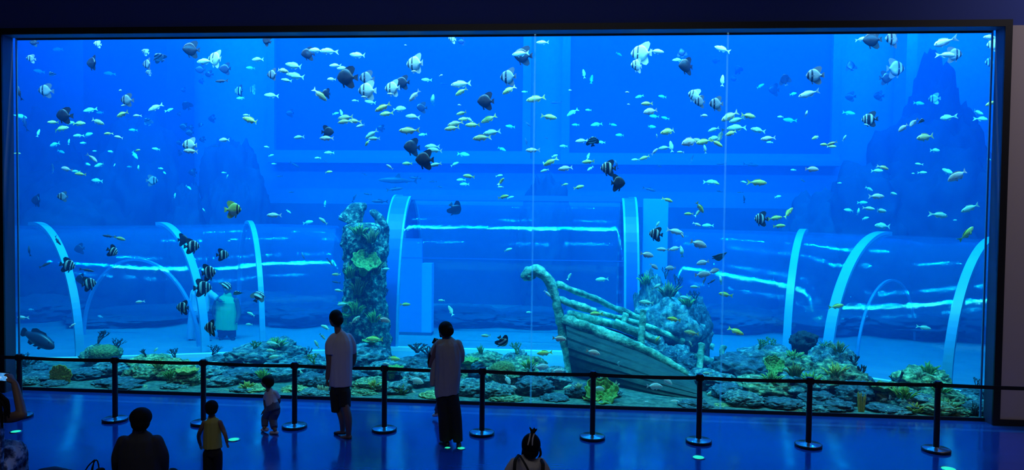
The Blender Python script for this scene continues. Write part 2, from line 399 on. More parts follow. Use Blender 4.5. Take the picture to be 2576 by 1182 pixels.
def rock(px, top, w, Y, mi, v, phrase=None, depth=.8, far=False, name='reef_rock', base=-.04, grp='reef rocks', rz=None):
    p = at(px, top, Y); me = (FARROCKS if far else ROCKS)[v % (3 if far else 7)]
    o = rock_from(me, M_far if far else M_rk[mi], name)
    h = (p.z-base); sx = w*mpp(Y)/2/1.08
    o.location = (p.x, Y, base+h*.46)
    o.scale = (sx, sx*depth, h*.50); o.rotation_euler = (0, 0, (rz if rz is not None else v*2.1+px*.01))
    if rz is None:
        o.scale = (sx, min(sx*.95, max(.12, (Y-.08)*.95) if Y < 1 else 9), h*.50); o.rotation_euler.z = (0 if Y < 1 else o.rotation_euler.z)
    col_w = ['teal', 'olive', 'dark slate', 'golden'][mi]
    PLACED.append((o, px, top, phrase or f'{col_w} reef rock', 'rock', grp)); return o
# far rockwork behind the tunnels (px, top, width, depth)
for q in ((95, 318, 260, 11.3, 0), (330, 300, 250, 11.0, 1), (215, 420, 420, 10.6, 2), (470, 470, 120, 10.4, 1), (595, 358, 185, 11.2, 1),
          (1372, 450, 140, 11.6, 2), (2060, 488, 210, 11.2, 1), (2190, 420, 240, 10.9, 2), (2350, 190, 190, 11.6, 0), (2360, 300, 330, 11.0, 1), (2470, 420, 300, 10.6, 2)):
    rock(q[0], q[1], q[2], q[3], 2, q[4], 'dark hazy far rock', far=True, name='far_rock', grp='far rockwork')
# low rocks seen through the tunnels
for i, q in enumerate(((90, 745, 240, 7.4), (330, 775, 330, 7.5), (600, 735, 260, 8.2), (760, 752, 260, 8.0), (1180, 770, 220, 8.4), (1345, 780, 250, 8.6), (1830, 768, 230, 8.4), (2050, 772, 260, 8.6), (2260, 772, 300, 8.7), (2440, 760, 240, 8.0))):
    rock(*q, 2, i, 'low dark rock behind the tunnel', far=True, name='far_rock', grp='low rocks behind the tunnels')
# front reef (px, top, width, depth, material, shape)
FRONT = [(70, 905, 90, 1.3, 2, 0), (110, 935, 140, .75, 2, 1), (215, 925, 120, .9, 2, 2), (258, 866, 100, 1.9, 1, 3), (300, 905, 130, 1.3, 0, 4),
         (355, 920, 110, .9, 1, 5), (380, 895, 120, 1.5, 3, 6), (440, 905, 110, 1.15, 3, 0), (470, 935, 110, .7, 1, 1), (300, 950, 140, .5, 2, 2),
         (520, 915, 110, 1.2, 0, 3), (560, 945, 100, .7, 0, 4), (560, 895, 120, 1.8, 0, 5), (640, 870, 150, 2.0, 0, 6), (700, 850, 130, 2.3, 0, 0),
         (640, 968, 110, .45, 3, 1), (620, 925, 120, 1.1, 2, 2), (700, 915, 130, 1.3, 0, 3), (770, 895, 120, 1.9, 0, 4), (790, 940, 120, .9, 2, 5),
         (760, 985, 70, .4, 0, 6), (815, 945, 70, .55, 2, 3),
         (870, 925, 110, 1.1, 2, 0), (915, 870, 150, 2.2, 0, 1), (930, 950, 120, .7, 1, 2), (985, 905, 110, 1.7, 0, 3), (1000, 960, 90, .55, 0, 4),
         (1055, 930, 110, 1.2, 0, 5), (1130, 915, 110, 1.5, 1, 6), (1160, 900, 120, 1.9, 2, 0), (1180, 955, 120, .65, 0, 1), (1225, 885, 130, 2.2, 1, 2),
         (1275, 915, 120, 1.3, 1, 3), (1310, 895, 130, 1.9, 1, 4), (1250, 965, 110, .5, 0, 5), (1340, 950, 120, .8, 2, 6), (1395, 925, 90, 1.3, 0, 0),
         (1455, 965, 90, .7, 2, 1), (1530, 975, 80, .75, 0, 2),
         (1790, 930, 120, 1.6, 0, 3), (1835, 965, 130, 1.0, 2, 4), (1870, 985, 120, .5, 0, 5), (1860, 895, 150, 2.0, 2, 6), (1930, 868, 170, 2.4, 0, 0),
         (1985, 890, 150, 1.9, 1, 1), (1925, 945, 150, 1.1, 1, 2), (2020, 935, 150, 1.2, 0, 3), (2095, 865, 120, 1.9, 0, 4), (2110, 915, 140, 1.3, 1, 5),
         (1965, 1000, 120, .45, 2, 6), (2060, 985, 130, .6, 2, 0), (2150, 960, 120, .8, 2, 1), (2100, 1005, 110, .4, 2, 4),
         (1062, 890, 110, 1.95, 2, 3), (92, 918, 70, 1.05, 2, 5), (368, 900, 60, 1.5, 2, 2), (775, 898, 80, 1.9, 2, 6), (2165, 940, 80, 1.2, 2, 4), (2455, 972, 80, 1.0, 2, 2), (1300, 888, 90, 2.05, 0, 5),
         (2240, 965, 150, .9, 1, 2), (2320, 925, 130, 1.5, 3, 3), (2290, 985, 140, .6, 0, 4), (2370, 975, 130, .75, 1, 5), (2350, 1005, 130, .4, 1, 6),
         (2430, 990, 120, .8, 0, 0), (2455, 1010, 90, .4, 2, 1), (2220, 1015, 110, .4, 2, 3), (2395, 1020, 100, .35, 1, 2)]
for q in FRONT: rock(q[0], q[1], q[2]*(.8 if q[3] <= 1 else 1), *q[3:])
for i in range(40):
    x = 66+i*60+(i*37) % 23
    if not 1545 < x < 1700: rock(x, 968+.0325*(x-42)-22+(i*7) % 19, 62+(i*13) % 34, .30+.07*(i % 4), (0, 2, 1, 0, 2, 3)[i % 6], i, base=-.05)
# small pale stones along the sill
for i, q in enumerate(((1508, 1016, 26, .35, 3, 0), (1555, 1018, 18, .35, 3, 1), (1580, 1017, 24, .3, 3, 2), (1597, 1019, 16, .3, 3, 3), (2000, 1030, 34, .3, 3, 4), (2120, 1040, 26, .3, 0, 5), (2140, 1040, 22, .3, 0, 6), (560, 983, 40, .3, 0, 1), (480, 985, 34, .3, 0, 2))):
    rock(*q, phrase='small pale stone by the sill', name='stone', grp='stones along the window sill')
# mound beside the gateway, behind the ship
rock(1692, 735, 185, 3.7, 0, 3, 'tall coral-grown boulder mound', name='reef_boulder')
rock(1640, 700, 100, 3.8, 0, 5, 'coral-grown boulder', name='reef_boulder')
rock(1745, 760, 90, 3.5, 2, 1, 'coral-grown boulder', name='reef_boulder')
o = rock_from(ROCKS[4], mottled('black_boulder', [(.3, (.006, .012, .02)), (.7, (.03, .05, .06))], 6, .8, .5), 'round_boulder')
p = at(2022, 862, 2.35); o.location = p; o.scale = (.21, .21, .2); PLACED.append((o, 2022, 862, 'round black boulder', 'rock', 'reef rocks'))

# the coral-grown column
def column():
    root = empty('coral_column', at(918, 900, 3.3)); root.location.z = 0
    tag(root, 'tall coral-encrusted rock column standing left of the vaulted gateway', 'rock column')
    bm = bmesh.new(); Y = 3.3; rs = []
    c0 = at(918, 905, Y); z1 = at(918, 560, Y).z
    nz, na = 110, 96
    for i in range(nz+1):
        t = i/nz; z = -.03+(z1+.03)*t; pxr = 56+4*math.sin(t*9)+(10*(1-t)**4); ring = []
        for k in range(na):
            a = 2*PI*k/na; d = Vector((math.cos(a), math.sin(a), z*1.1))
            r = pxr*mpp(Y)*(1+.16*noise.fractal(d*2.0+Vector((4, 0, 0)), .9, 2.1, 4)+.10*noise.noise(d*6)+.05*noise.noise(d*15))
            if t > .97: r *= 1-.3*(t-.97)/.03
            ring.append(Vector((c0.x+r*math.cos(a)*.95, Y+r*math.sin(a), z)))
        rs.append(ring)
    rings(bm, rs); adopt(link_mesh('column_body', bm, mottled('column_crust', [(.40, (.012, .045, .05)), (.52, (.05, .14, .13)), (.63, (.32, .56, .38))], 10, .9, 1.0, 18)), root)
    for pts, rr in ((((880, 562), (892, 535), (912, 522), (924, 524)), (34, 26, 14, 4)), (((968, 575), (955, 552), (940, 535), (934, 528)), (14, 12, 9, 3))):
        bm = bmesh.new(); pp = curve_pts([at(x, y, Y) for x, y in pts], 5)
        rad = [mpp(Y)*(rr[min(int(i/5), 3)]*(1-(i % 5)/5)+rr[min(int(i/5)+1, 3)]*((i % 5)/5)) for i in range(len(pp))]
        add_tube(bm, pp, rad, 14, .8)
        for v in bm.verts: v.co += Vector((0, 0, 1))*.03*noise.noise(v.co*7)+Vector((.03*noise.noise(v.co*6+Vector((9, 0, 0))), 0, 0))
        adopt(link_mesh('horn_rock', bm, bpy.data.materials['column_crust']), root)
column()

# ---- corals
M_co = {'green': mottled('green_coral', [(.35, (.05, .16, .04)), (.65, (.35, .60, .12))], 8, .8, .4),
        'yellow': mottled('yellow_coral', [(.35, (.25, .22, .03)), (.65, (.80, .72, .18))], 8, .8, .4),
        'dark': mottled('dark_coral', [(.35, (.012, .03, .05)), (.65, (.05, .09, .10))], 8, .8, .4),
        'olive': mottled('olive_coral', [(.35, (.06, .09, .03)), (.65, (.32, .38, .12))], 8, .8, .4),
        'pale': mottled('pale_coral', [(.35, (.35, .38, .25)), (.65, (.75, .78, .5))], 8, .8, .4)}
def branch_mesh(seed, spread=.75, levels=3, thick=.07):
    R = random.Random(seed); bm = bmesh.new()
    def grow(p, d, l, r, k):
        q = p+d*l*.5+Vector((R.uniform(-.04, .04), R.uniform(-.04, .04), .02)); e = p+d*l
        add_tube(bm, [p-d*r, q, e], [r, r*.85, r*.62], 6)
        if k:
            for i in range(R.choice((2, 3))):
                nd = (d+Vector((R.uniform(-1, 1), R.uniform(-1, 1), R.uniform(-.15, .6)))*spread).normalized()
                grow(e, nd, l*R.uniform(.6, .85), r*.66, k-1)
        else:
            add_tube(bm, [e-d*r*.5, e+d*r*.6], [r*.62, r*.25], 6)
    for i in range(4): grow(Vector((0, 0, 0)), Vector((R.uniform(-.8, .8), R.uniform(-.6, .6), R.uniform(.4, 1))).normalized(), .42, thick, levels)
    zs = max(v.co.z for v in bm.verts); xs = max(abs(v.co.x) for v in bm.verts)
    for v in bm.verts: v.co = Vector((v.co.x/xs, v.co.y/xs, v.co.z/zs))
    return bm
def disc_mesh(seed, kind):
    bm = bmesh.new(); nr, na = 16, 96; grid = []
    for i in range(1, nr+1):
        t = i/nr; row = []
        for k in range(na):
            a = 2*PI*k/na; R0 = 1+.10*noise.noise(Vector((math.cos(a)*2, math.sin(a)*2, seed)))+.05*math.sin(a*11+seed)
            if kind == 'fan':
                x, z = t*R0*math.cos(a), t*R0*math.sin(a); y = .05*math.sin(a*23)*t+.06*noise.noise(Vector((x*4, z*4, seed)))+.12*x*x
                if a > 4.4 and a < 5.0: z *= 1.1
                row.append(bm.verts.new((x, y, z+1.0)))
            else:
                x, y = t*R0*math.cos(a), t*R0*math.sin(a); z = .42*t*t+.07*math.sin(a*7+seed)*t*t+.05*noise.noise(Vector((x*5, y*5, seed)))+.03*math.sin(t*26)
                row.append(bm.verts.new((x, y, z)))
        grid.append(row)
    c = bm.verts.new((0, 0, 1.0) if kind == 'fan' else (0, 0, -.12))
    for k in range(na): bm.faces.new((c, grid[0][k], grid[0][(k+1) % na]))
    for A, B in zip(grid, grid[1:]):
        for k in range(na): bm.faces.new((A[k], B[k], B[(k+1) % na], A[(k+1) % na]))
    bmesh.ops.recalc_face_normals(bm, faces=bm.faces[:]); bmesh.ops.solidify(bm, geom=bm.faces[:], thickness=.07)
    if kind == 'fan': add_tube(bm, [(0, 0, -.15), (0, -.02, .5), (0, -.05, 1.0), (0, -.03, 1.6)], [.1, .09, .06, .02], 8)
    else: add_tube(bm, [(0, 0, -.7), (0, 0, -.05)], [.25, .35], 10)
    return bm
def brain_mesh():
    bm = bmesh.new(); bmesh.ops.create_icosphere(bm, subdivisions=5, radius=1)
    for v in bm.verts:
        d = v.co.normalized(); q = d*3.2
        w = math.sin(14*noise.noise(q)+6*noise.noise(q*1.7+Vector((5, 5, 5))))
        v.co = d*(1+.045*w+.08*noise.noise(d*2)); v.co.z *= .85
    return bm
def tuft_mesh(seed, n=26, broad=.09):
    R = random.Random(seed); bm = bmesh.new()
    for i in range(n):
        a = R.uniform(0, 2*PI); s = R.uniform(.1, 1); b = Vector((.35*s*math.cos(a), .35*s*math.sin(a), 0)); t = Vector((1.0*s*math.cos(a), s*math.sin(a), R.uniform(.6, 1.0)*(1.15-.5*s)))
        add_tube(bm, [b, (b+t)/2+Vector((0, 0, .12)), t], [broad, broad*.9, broad*.35], 6, .6)
    return bm
def tubes_mesh(seed, n=5):
    R = random.Random(seed); bm = bmesh.new()
    for i in range(n):
        x = (i-(n-1)/2)*.42+R.uniform(-.1, .1); h = R.uniform(.6, 1.0); dx = x*.5+R.uniform(-.2, .2)
        add_tube(bm, [(x*.5, R.uniform(-.2, .2), -.1), (x*.8, 0, h*.5), (x*.5+dx, 0, h)], [.13, .2, .16], 10)
    return bm
CORAL = {}
def proto(name, bm):
    me = bpy.data.meshes.new(name); bmesh.ops.recalc_face_normals(bm, faces=bm.faces[:]); bm.to_mesh(me); bm.free()
    me.polygons.foreach_set('use_smooth', [True]*len(me.polygons)); CORAL[name] = me
proto('branch_a', branch_mesh(3)); proto('branch_b', branch_mesh(8, .9, 3, .055)); proto('branch_c', branch_mesh(12, .6, 2, .1))
proto('fan', disc_mesh(2, 'fan')); proto('plate', disc_mesh(5, 'plate')); proto('brain', brain_mesh()); proto('tuft', tuft_mesh(4)); proto('tubes', tubes_mesh(6))
CN = {'branch_a': 'branching_coral', 'branch_b': 'branching_coral', 'branch_c': 'branching_coral', 'fan': 'fan_coral', 'plate': 'plate_coral', 'brain': 'brain_coral', 'tuft': 'soft_coral', 'tubes': 'tube_sponge'}
def coral(kind, c, px, py, w, h, Y, tilt=0, lean=0, phrase=None):
    """px, py: where its foot stands in the picture; w, h: its size there."""
    key = ('c', kind, c)
    if key not in _rk:
        me = CORAL[kind].copy(); me.materials.clear(); me.materials.append(M_co[c]); _rk[key] = me
    o = bpy.data.objects.new(CN[kind], _rk[key]); col.objects.link(o)
    s = mpp(Y); o.location = at(px, py, Y); hz = {'fan': 2.1, 'plate': .9, 'brain': 1.7}.get(kind, 1.0)
    o.scale = (w*s/2, w*s/2*(1 if kind in ('plate', 'brain', 'tuft') else .7), h*s/hz)
    o.rotation_euler = (tilt, lean, 0 if kind in ('fan', 'tubes') else (px*.7) % 6.28 if kind != 'plate' else 0)
    nm = CN[kind].replace('_', ' ')
    PLACED.append((o, px, py, phrase or f'{c} {nm}', 'coral' if kind != 'tubes' else 'sponge', f'{nm}s on the reef')); return o
for q in (('fan', 'yellow', 152, 972, 62, 62, .42), ('brain', 'olive', 262, 888, 72, 44, 1.6), ('branch_a', 'dark', 248, 862, 60, 34, 1.9), ('branch_b', 'dark', 292, 878, 56, 30, 1.8),
          ('branch_b', 'dark', 66, 906, 44, 22, 1.0), ('branch_c', 'dark', 72, 925, 44, 26, 1.0), ('branch_a', 'dark', 368, 898, 40, 22, 1.5), ('branch_b', 'dark', 440, 902, 44, 30, 1.5), ('branch_b', 'dark', 535, 892, 60, 26, 1.8),
          ('tuft', 'yellow', 400, 925, 60, 24, .9), ('tuft', 'olive', 345, 940, 56, 22, .75), ('plate', 'yellow', 470, 942, 60, 26, .6), ('tuft', 'green', 430, 950, 60, 26, .55), ('tuft', 'yellow', 620, 978, 60, 22, .36),
          ('branch_a', 'green', 640, 885, 70, 34, 1.9), ('tuft', 'green', 695, 872, 70, 26, 2.0), ('branch_b', 'dark', 775, 900, 44, 30, 1.9), ('branch_b', 'green', 790, 915, 60, 30, 1.4), ('tuft', 'green', 660, 950, 50, 24, .6),
          ('tubes', 'pale', 812, 990, 34, 24, .3), ('tuft', 'yellow', 940, 975, 60, 24, .5), ('plate', 'green', 985, 935, 60, 24, 1.2), ('tuft', 'olive', 1010, 990, 60, 24, .4),
          ('plate', 'green', 918, 668, 74, 42, 2.75, .6, .42), ('tuft', 'green', 880, 700, 44, 40, 2.75), ('tuft', 'olive', 900, 740, 60, 50, 2.7), ('tuft', 'green', 895, 790, 64, 40, 2.7), ('tuft', 'olive', 935, 610, 60, 40, 2.75), ('tuft', 'green', 905, 590, 70, 30, 2.75), ('branch_b', 'dark', 966, 748, 34, 30, 2.9),
          ('plate', 'green', 868, 800, 40, 20, 2.7), ('plate', 'green', 870, 770, 38, 18, 2.7), ('tuft', 'olive', 945, 690, 50, 46, 2.75), ('tuft', 'green', 940, 810, 60, 34, 2.7), ('plate', 'green', 935, 862, 50, 14, 2.2),
          ('branch_c', 'dark', 1050, 885, 56, 22, 1.9), ('branch_c', 'dark', 1078, 895, 50, 24, 1.9), ('tuft', 'green', 1210, 888, 28, 24, 2.2), ('branch_b', 'green', 1300, 893, 50, 36, 2.0), ('brain', 'olive', 1265, 930, 62, 44, 1.1), ('plate', 'green', 1175, 915, 60, 24, 1.5),
          ('plate', 'green', 1510, 1000, 84, 60, .5, .7, .1), ('tuft', 'pale', 1455, 978, 34, 18, .5), ('plate', 'yellow', 1490, 1010, 50, 20, .45), ('tuft', 'green', 1330, 925, 60, 26, 1.2),
          ('branch_a', 'dark', 1640, 705, 44, 28, 3.8), ('branch_a', 'dark', 1675, 700, 56, 32, 3.75), ('branch_b', 'dark', 1702, 728, 56, 40, 3.5), ('branch_b', 'dark', 1748, 762, 50, 34, 3.4), ('tuft', 'green', 1625, 715, 60, 30, 3.6), ('tuft', 'olive', 1680, 745, 80, 40, 3.3), ('tuft', 'green', 1730, 770, 60, 30, 3.2), ('branch_a', 'dark', 1612, 720, 40, 34, 3.7),
          ('branch_a', 'green', 1905, 885, 70, 36, 2.3), ('branch_b', 'green', 1935, 878, 60, 32, 2.3), ('branch_b', 'green', 2075, 880, 56, 24, 1.9), ('tuft', 'green', 1995, 905, 70, 26, 1.7), ('tuft', 'olive', 2110, 885, 54, 30, 1.6), ('tuft', 'yellow', 2100, 945, 90, 34, 1.0), ('tuft', 'green', 1940, 960, 80, 30, .8), ('tuft', 'green', 2040, 965, 80, 30, .8), ('plate', 'green', 1945, 925, 50, 34, 1.3, .8), ('tuft', 'olive', 2000, 945, 64, 34, .9),
          ('branch_c', 'dark', 2150, 918, 44, 26, 1.4, 0, 1.0), ('branch_c', 'dark', 2165, 950, 56, 30, 1.1, 0, .6), ('branch_c', 'dark', 2258, 962, 50, 26, 1.1, 0, -.7),
          ('tuft', 'green', 2335, 940, 60, 32, 1.3), ('tuft', 'pale', 2312, 950, 44, 24, 1.2), ('tubes', 'yellow', 2166, 1044, 22, 60, .22), ('tuft', 'green', 2275, 1000, 90, 34, .4), ('tuft', 'olive', 2380, 1030, 90, 30, .3), ('tuft', 'yellow', 2300, 1035, 80, 24, .25), ('branch_b', 'dark', 2455, 975, 44, 26, .9), ('tuft', 'dark', 2450, 1045, 60, 36, .25), ('tuft', 'green', 2365, 990, 70, 30, .6), ('plate', 'olive', 2220, 985, 70, 34, .7)):
    coral(*q)
# starry staghorn and pale blobs by the ship's keel
coral('tuft', 'pale', 1550, 975, 26, 18, .7, phrase='cluster of small pale blobs of coral')

# ================================================================= THE SUNKEN SHIP
M_wood = mottled('algae_wood', [(.34, (.04, .12, .09)), (.5, (.16, .42, .28)), (.64, (.55, .92, .60))], 5, .85, .7, 12)
M_hull = mottled('dark_hull_planks', [(.3, (.012, .035, .04)), (.7, (.04, .09, .08))], 3, .85, .5, 9)
def ship():
    root = empty('sunken_ship', (at(1435, 930, 2.3).x, 2.3, 0))
    tag(root, 'bow of a sunken wooden ship with curled stem post and broken rails', 'shipwreck')
    def part(name, pts, rad, m=M_wood, n=10, flat=1, w=.012, sub=6, par=None):
        bm = bmesh.new(); P = curve_pts([at(x, y, Y) for x, y, Y in pts], sub)
        if isinstance(rad, (list, tuple)):
            k = len(P)-1; rad = [rad[min(int(i*(len(rad)-1)/k), len(rad)-2)]*(1-(i*(len(rad)-1)/k) % 1)+rad[min(int(i*(len(rad)-1)/k)+1, len(rad)-1)]*((i*(len(rad)-1)/k) % 1) if i < k else rad[-1] for i in range(k+1)]
        add_tube(bm, P, rad, n, flat)
        for v in bm.verts: v.co += w*Vector((noise.noise(v.co*9), noise.noise(v.co*9+Vector((3, 3, 3))), noise.noise(v.co*9+Vector((7, 1, 5)))))*2
        o = link_mesh(name, bm, m); adopt(o, par or root); return o
    stem = part('stem_post', [(1318, 700, 2.3), (1330, 686, 2.3), (1352, 682, 2.3), (1378, 703, 2.3), (1396, 745, 2.3), (1408, 800, 2.3), (1420, 850, 2.3), (1432, 905, 2.3), (1440, 975, 2.2)], [.10, .12, .11, .095, .09, .09, .10, .10, .10], flat=1.3, n=8, w=.018)
    part('scroll', [(1346, 690, 2.28), (1330, 695, 2.25), (1316, 702, 2.25)], [.07, .10, .05], par=stem)
    part('upper_rail', [(1402, 716, 2.4), (1480, 745, 2.8), (1580, 788, 3.2), (1690, 835, 3.4), (1795, 872, 3.5)], .062, n=7, w=.018)
    part('middle_rail', [(1404, 752, 2.3), (1450, 768, 2.2), (1500, 782, 2.1)], [.06, .075, .05], n=7, w=.02)
    part('middle_rail', [(1505, 786, 2.4), (1570, 803, 2.7), (1640, 825, 2.8), (1720, 858, 2.9)], .055)
    part('gunwale', [(1418, 800, 2.25), (1470, 822, 2.1), (1560, 855, 1.9), (1650, 895, 1.7), (1730, 940, 1.5)], [.085, .10, .085, .075, .05], flat=1.2, n=8, w=.02)
    part('far_gunwale', [(1430, 790, 2.5), (1540, 815, 2.9), (1620, 845, 3.1), (1800, 915, 3.3)], .08)
    part('inner_beam', [(1545, 812, 2.4), (1590, 830, 2.3), (1660, 860, 2.2)], [.09, .08, .07])
    for pts in (((1618, 778, 2.3), (1615, 830, 2.2), (1610, 885, 2.0)), ((1575, 790, 2.5), (1565, 825, 2.4)), ((1765, 865, 2.2), (1762, 905, 2.0), (1755, 950, 1.8)), ((1820, 870, 2.6), (1815, 895, 2.5))):
        part('rail_post', pts, .06)
    # planked near side of the hull
    gun = [(1422, 806, 2.25), (1470, 826, 2.1), (1560, 860, 1.9), (1650, 900, 1.7), (1740, 948, 1.5)]
    keel = [(1440, 960, 2.2), (1480, 985, 1.9), (1560, 1005, 1.4), (1660, 1030, .9), (1770, 1040, .75)]
    A = curve_pts([at(*q) for q in gun], 8); B = curve_pts([at(*q) for q in keel], 8)
    for q in B: q.z = max(q.z, -.05)
    bm = bmesh.new(); n = 24; grid = []
    for a, b in zip(A, B):
        row = []
        for k in range(n+1):
            t = k/n; p = a.lerp(b, t); p += Vector((0, -.28*math.sin(t*PI), 0)); st = (t*7) % 1
            p += Vector((0, -.035*st, 0)); row.append(bm.verts.new(p))
        grid.append(row)
    for a, b in zip(grid, grid[1:]):
        for k in range(n): bm.faces.new((a[k], a[k+1], b[k+1], b[k]))
    bmesh.ops.recalc_face_normals(bm, faces=bm.faces[:]); bmesh.ops.solidify(bm, geom=bm.faces[:], thickness=.06)
    adopt(link_mesh('hull_side', bm, M_hull, smooth=False), root)
    # far side of the hull
    gun = [(1430, 800, 2.45), (1540, 828, 2.9), (1640, 866, 3.1), (1790, 925, 3.3)]; keel = [(1440, 950, 2.4), (1540, 950, 2.7), (1640, 950, 2.8), (1790, 960, 2.8)]
    A = curve_pts([at(*q) for q in gun], 6); B = curve_pts([at(*q) for q in keel], 6)
    bm = bmesh.new(); ra = [bm.verts.new(q) for q in A]; rb = [bm.verts.new(q) for q in B]
    for i in range(len(ra)-1): bm.faces.new((ra[i], ra[i+1], rb[i+1], rb[i]))
    bmesh.ops.solidify(bm, geom=bm.faces[:], thickness=.06); adopt(link_mesh('far_hull_side', bm, M_hull, smooth=False), root)
    # broken deck boards sloping up to the bow, grown over with algae
    bm = bmesh.new()
    for i in range(6):
        a = at(1425+i*3, 800+i*3, 2.3+.03*i); b = at(1530+i*14, 838+i*5, 2.05+.14*i)
        add_tube(bm, curve_pts([a, (a+b)/2+Vector((0, 0, .05*math.sin(i*2))), b], 4), .075, 8, .45)
    for v in bm.verts: v.co += .03*Vector((0, 0, noise.noise(v.co*8)))
    adopt(link_mesh('deck_boards', bm, M_wood), root)
ship()
# rubble lying inside the wreck
for q in ((1560, 845, 70, 2.5, 0, 2), (1600, 855, 70, 2.35, 0, 4), (1640, 850, 90, 2.6, 0, 1), (1670, 880, 80, 2.3, 2, 3), (1700, 870, 90, 2.65, 0, 6), (1730, 900, 80, 2.2, 2, 0)):
    rock(*q, phrase='rubble rock inside the wreck', name='rubble_rock', grp='rubble in the wreck')
# ================================================================= ROPE BARRIER IN THE HALL
M_post = mat('black_post', (.012, .013, .02), .3)
M_base = mat('polished_base', (.32, .36, .42), .18, .85)
M_beltm = mat('black_webbing', (.006, .006, .012), .7)
POSTS = [(54, 1042), (281.8, 1056), (504, 1065), (741, 1069), (966, 1078), (1212, 1087), (1490, 1094), (1758.5, 1108), (2035, 1118), (2362, 1133)]
PP = []
for x, y in POSTS:
    p = ground(x, y, .03); PP.append(Vector((p.x, -1.57-.004*p.x, 0)))
PP = [Vector((PP[0].x-1.45, PP[0].y+.1, 0))]+PP+[Vector((PP[-1].x+1.85, PP[-1].y-.02, 0))]
BH = .865
bm_b = bmesh.new(); lathe(bm_b, [(0, 0), (.165, 0), (.172, .008), (.172, .03), (.165, .036)], 40)
bm_t = bmesh.new(); lathe(bm_t, [(.162, .036), (.150, .042), (.055, .050), (.045, .058), (0, .058)], 40)
bm_p = bmesh.new(); lathe(bm_p, [(.036, .05), (.036, .82), (0, .82)], 24)
bm_h = bmesh.new(); lathe(bm_h, [(.036, .82), (.043, .825), (.043, .905), (.038, .915), (0, .917)], 24); add_box(bm_h, (-.052, -.02, .83), (.052, .02, .90))
def mesh_of(name, bm, m):
    me = bpy.data.meshes.new(name); bmesh.ops.recalc_face_normals(bm, faces=bm.faces[:]); bm.to_mesh(me); bm.free(); me.materials.append(m)
    me.polygons.foreach_set('use_smooth', [True]*len(me.polygons)); me.set_sharp_from_angle(angle=.6); return me
MB, MT, MP, MH = mesh_of('base', bm_b, M_post), mesh_of('base_plate', bm_t, M_base), mesh_of('pole', bm_p, M_post), mesh_of('belt_head', bm_h, M_post)
def child(name, me, parent):
    o = bpy.data.objects.new(name, me); col.objects.link(o); o.parent = parent; return o
SL = ['black stanchion behind the raised phone of the seated woman', 'black stanchion behind the brain coral, nearest the man sitting on the floor', 'black stanchion standing just behind the toddler in the yellow top',
      'black stanchion between the toddler in white and the man in shorts', 'black stanchion between the man in shorts and the woman in black trousers', 'black stanchion standing next to the woman in black trousers',
      'black stanchion in front of the round green plate coral', 'black stanchion in front of the ship hull with a lit disc before it', 'black stanchion in front of the large stone reef', 'black stanchion nearest the grey wall']
for i, p in enumerate(PP):
    r = empty('stanchion', p); tag(r, 'black stanchion standing before the grey end wall' if i == len(PP)-1 else 'black stanchion at the far end of the rope by the dark jamb' if i == 0 else SL[i-1], 'stanchion', 'belt stanchions along the window')
    bs = child('base', MB, r); child('base_plate', MT, bs); child('pole', MP, r); child('belt_head', MH, r)
    def belt(a, b):
        bm = bmesh.new(); d = b-a; s = Vector((d.y, -d.x, 0)).normalized()*.0025; n = 10; rs = []
        for k in range(n+1):
            t = k/n; q = a.lerp(b, t)-p; z = BH-.012*4*t*(1-t); w = Vector((0, 0, .024))
            q = Vector((q.x, q.y, z)); rs.append([q-s-w, q+s-w, q+s+w, q-s+w])
        rings(bm, rs); link_mesh('belt', bm, M_beltm, r, smooth=False)
    if i < len(PP)-1: belt(p, PP[i+1])

# lit discs set in the floor
M_disc = bpy.data.materials.new('lit_green_disc'); M_disc.use_nodes = True
_b = M_disc.node_tree.nodes['Principled BSDF']; _b.inputs['Base Color'].default_value = (.1, .6, .4, 1)
_b.inputs['Emission Color'].default_value = (.02, .85, .45, 1); _b.inputs['Emission Strength'].default_value = .9
M_steel = mat('steel_ring', (.4, .45, .5), .25, 1)
for x, y, w, l in ((40, 1086, 15, 'lit green floor disc beside the patterned knee of the seated woman'), (588, 1106, 17, 'lit floor disc beside the hand of the toddler in yellow'), (1126, 1127, 9, 'small lit green floor disc under the heel of the woman in black trousers'),
                   (1160, 1128, 12, 'lit green floor disc beside the right shoe of the woman in black trousers'), (1757, 1151, 17, 'lit floor disc in front of the stanchion by the ship hull'), (2386, 1180, 20, 'lit floor disc in front of the stanchion nearest the grey wall')):
    p = ground(x, y); s = w*(p.y+DIST)/FPX
    r = empty('floor_light', (p.x, p.y, 0)); tag(r, l, 'floor light', 'lit discs in the hall floor')
    bm = bmesh.new(); lathe(bm, [(0, 0), (s*.8, 0), (s*.8, .006), (0, .007)], 24); link_mesh('lens', bm, M_disc, r)
    bm = bmesh.new(); lathe(bm, [(s*.8, 0), (s, 0), (s*.98, .008), (s*.8, .007), (s*.8, 0)], 24, cap=False); link_mesh('ring', bm, M_steel, r)

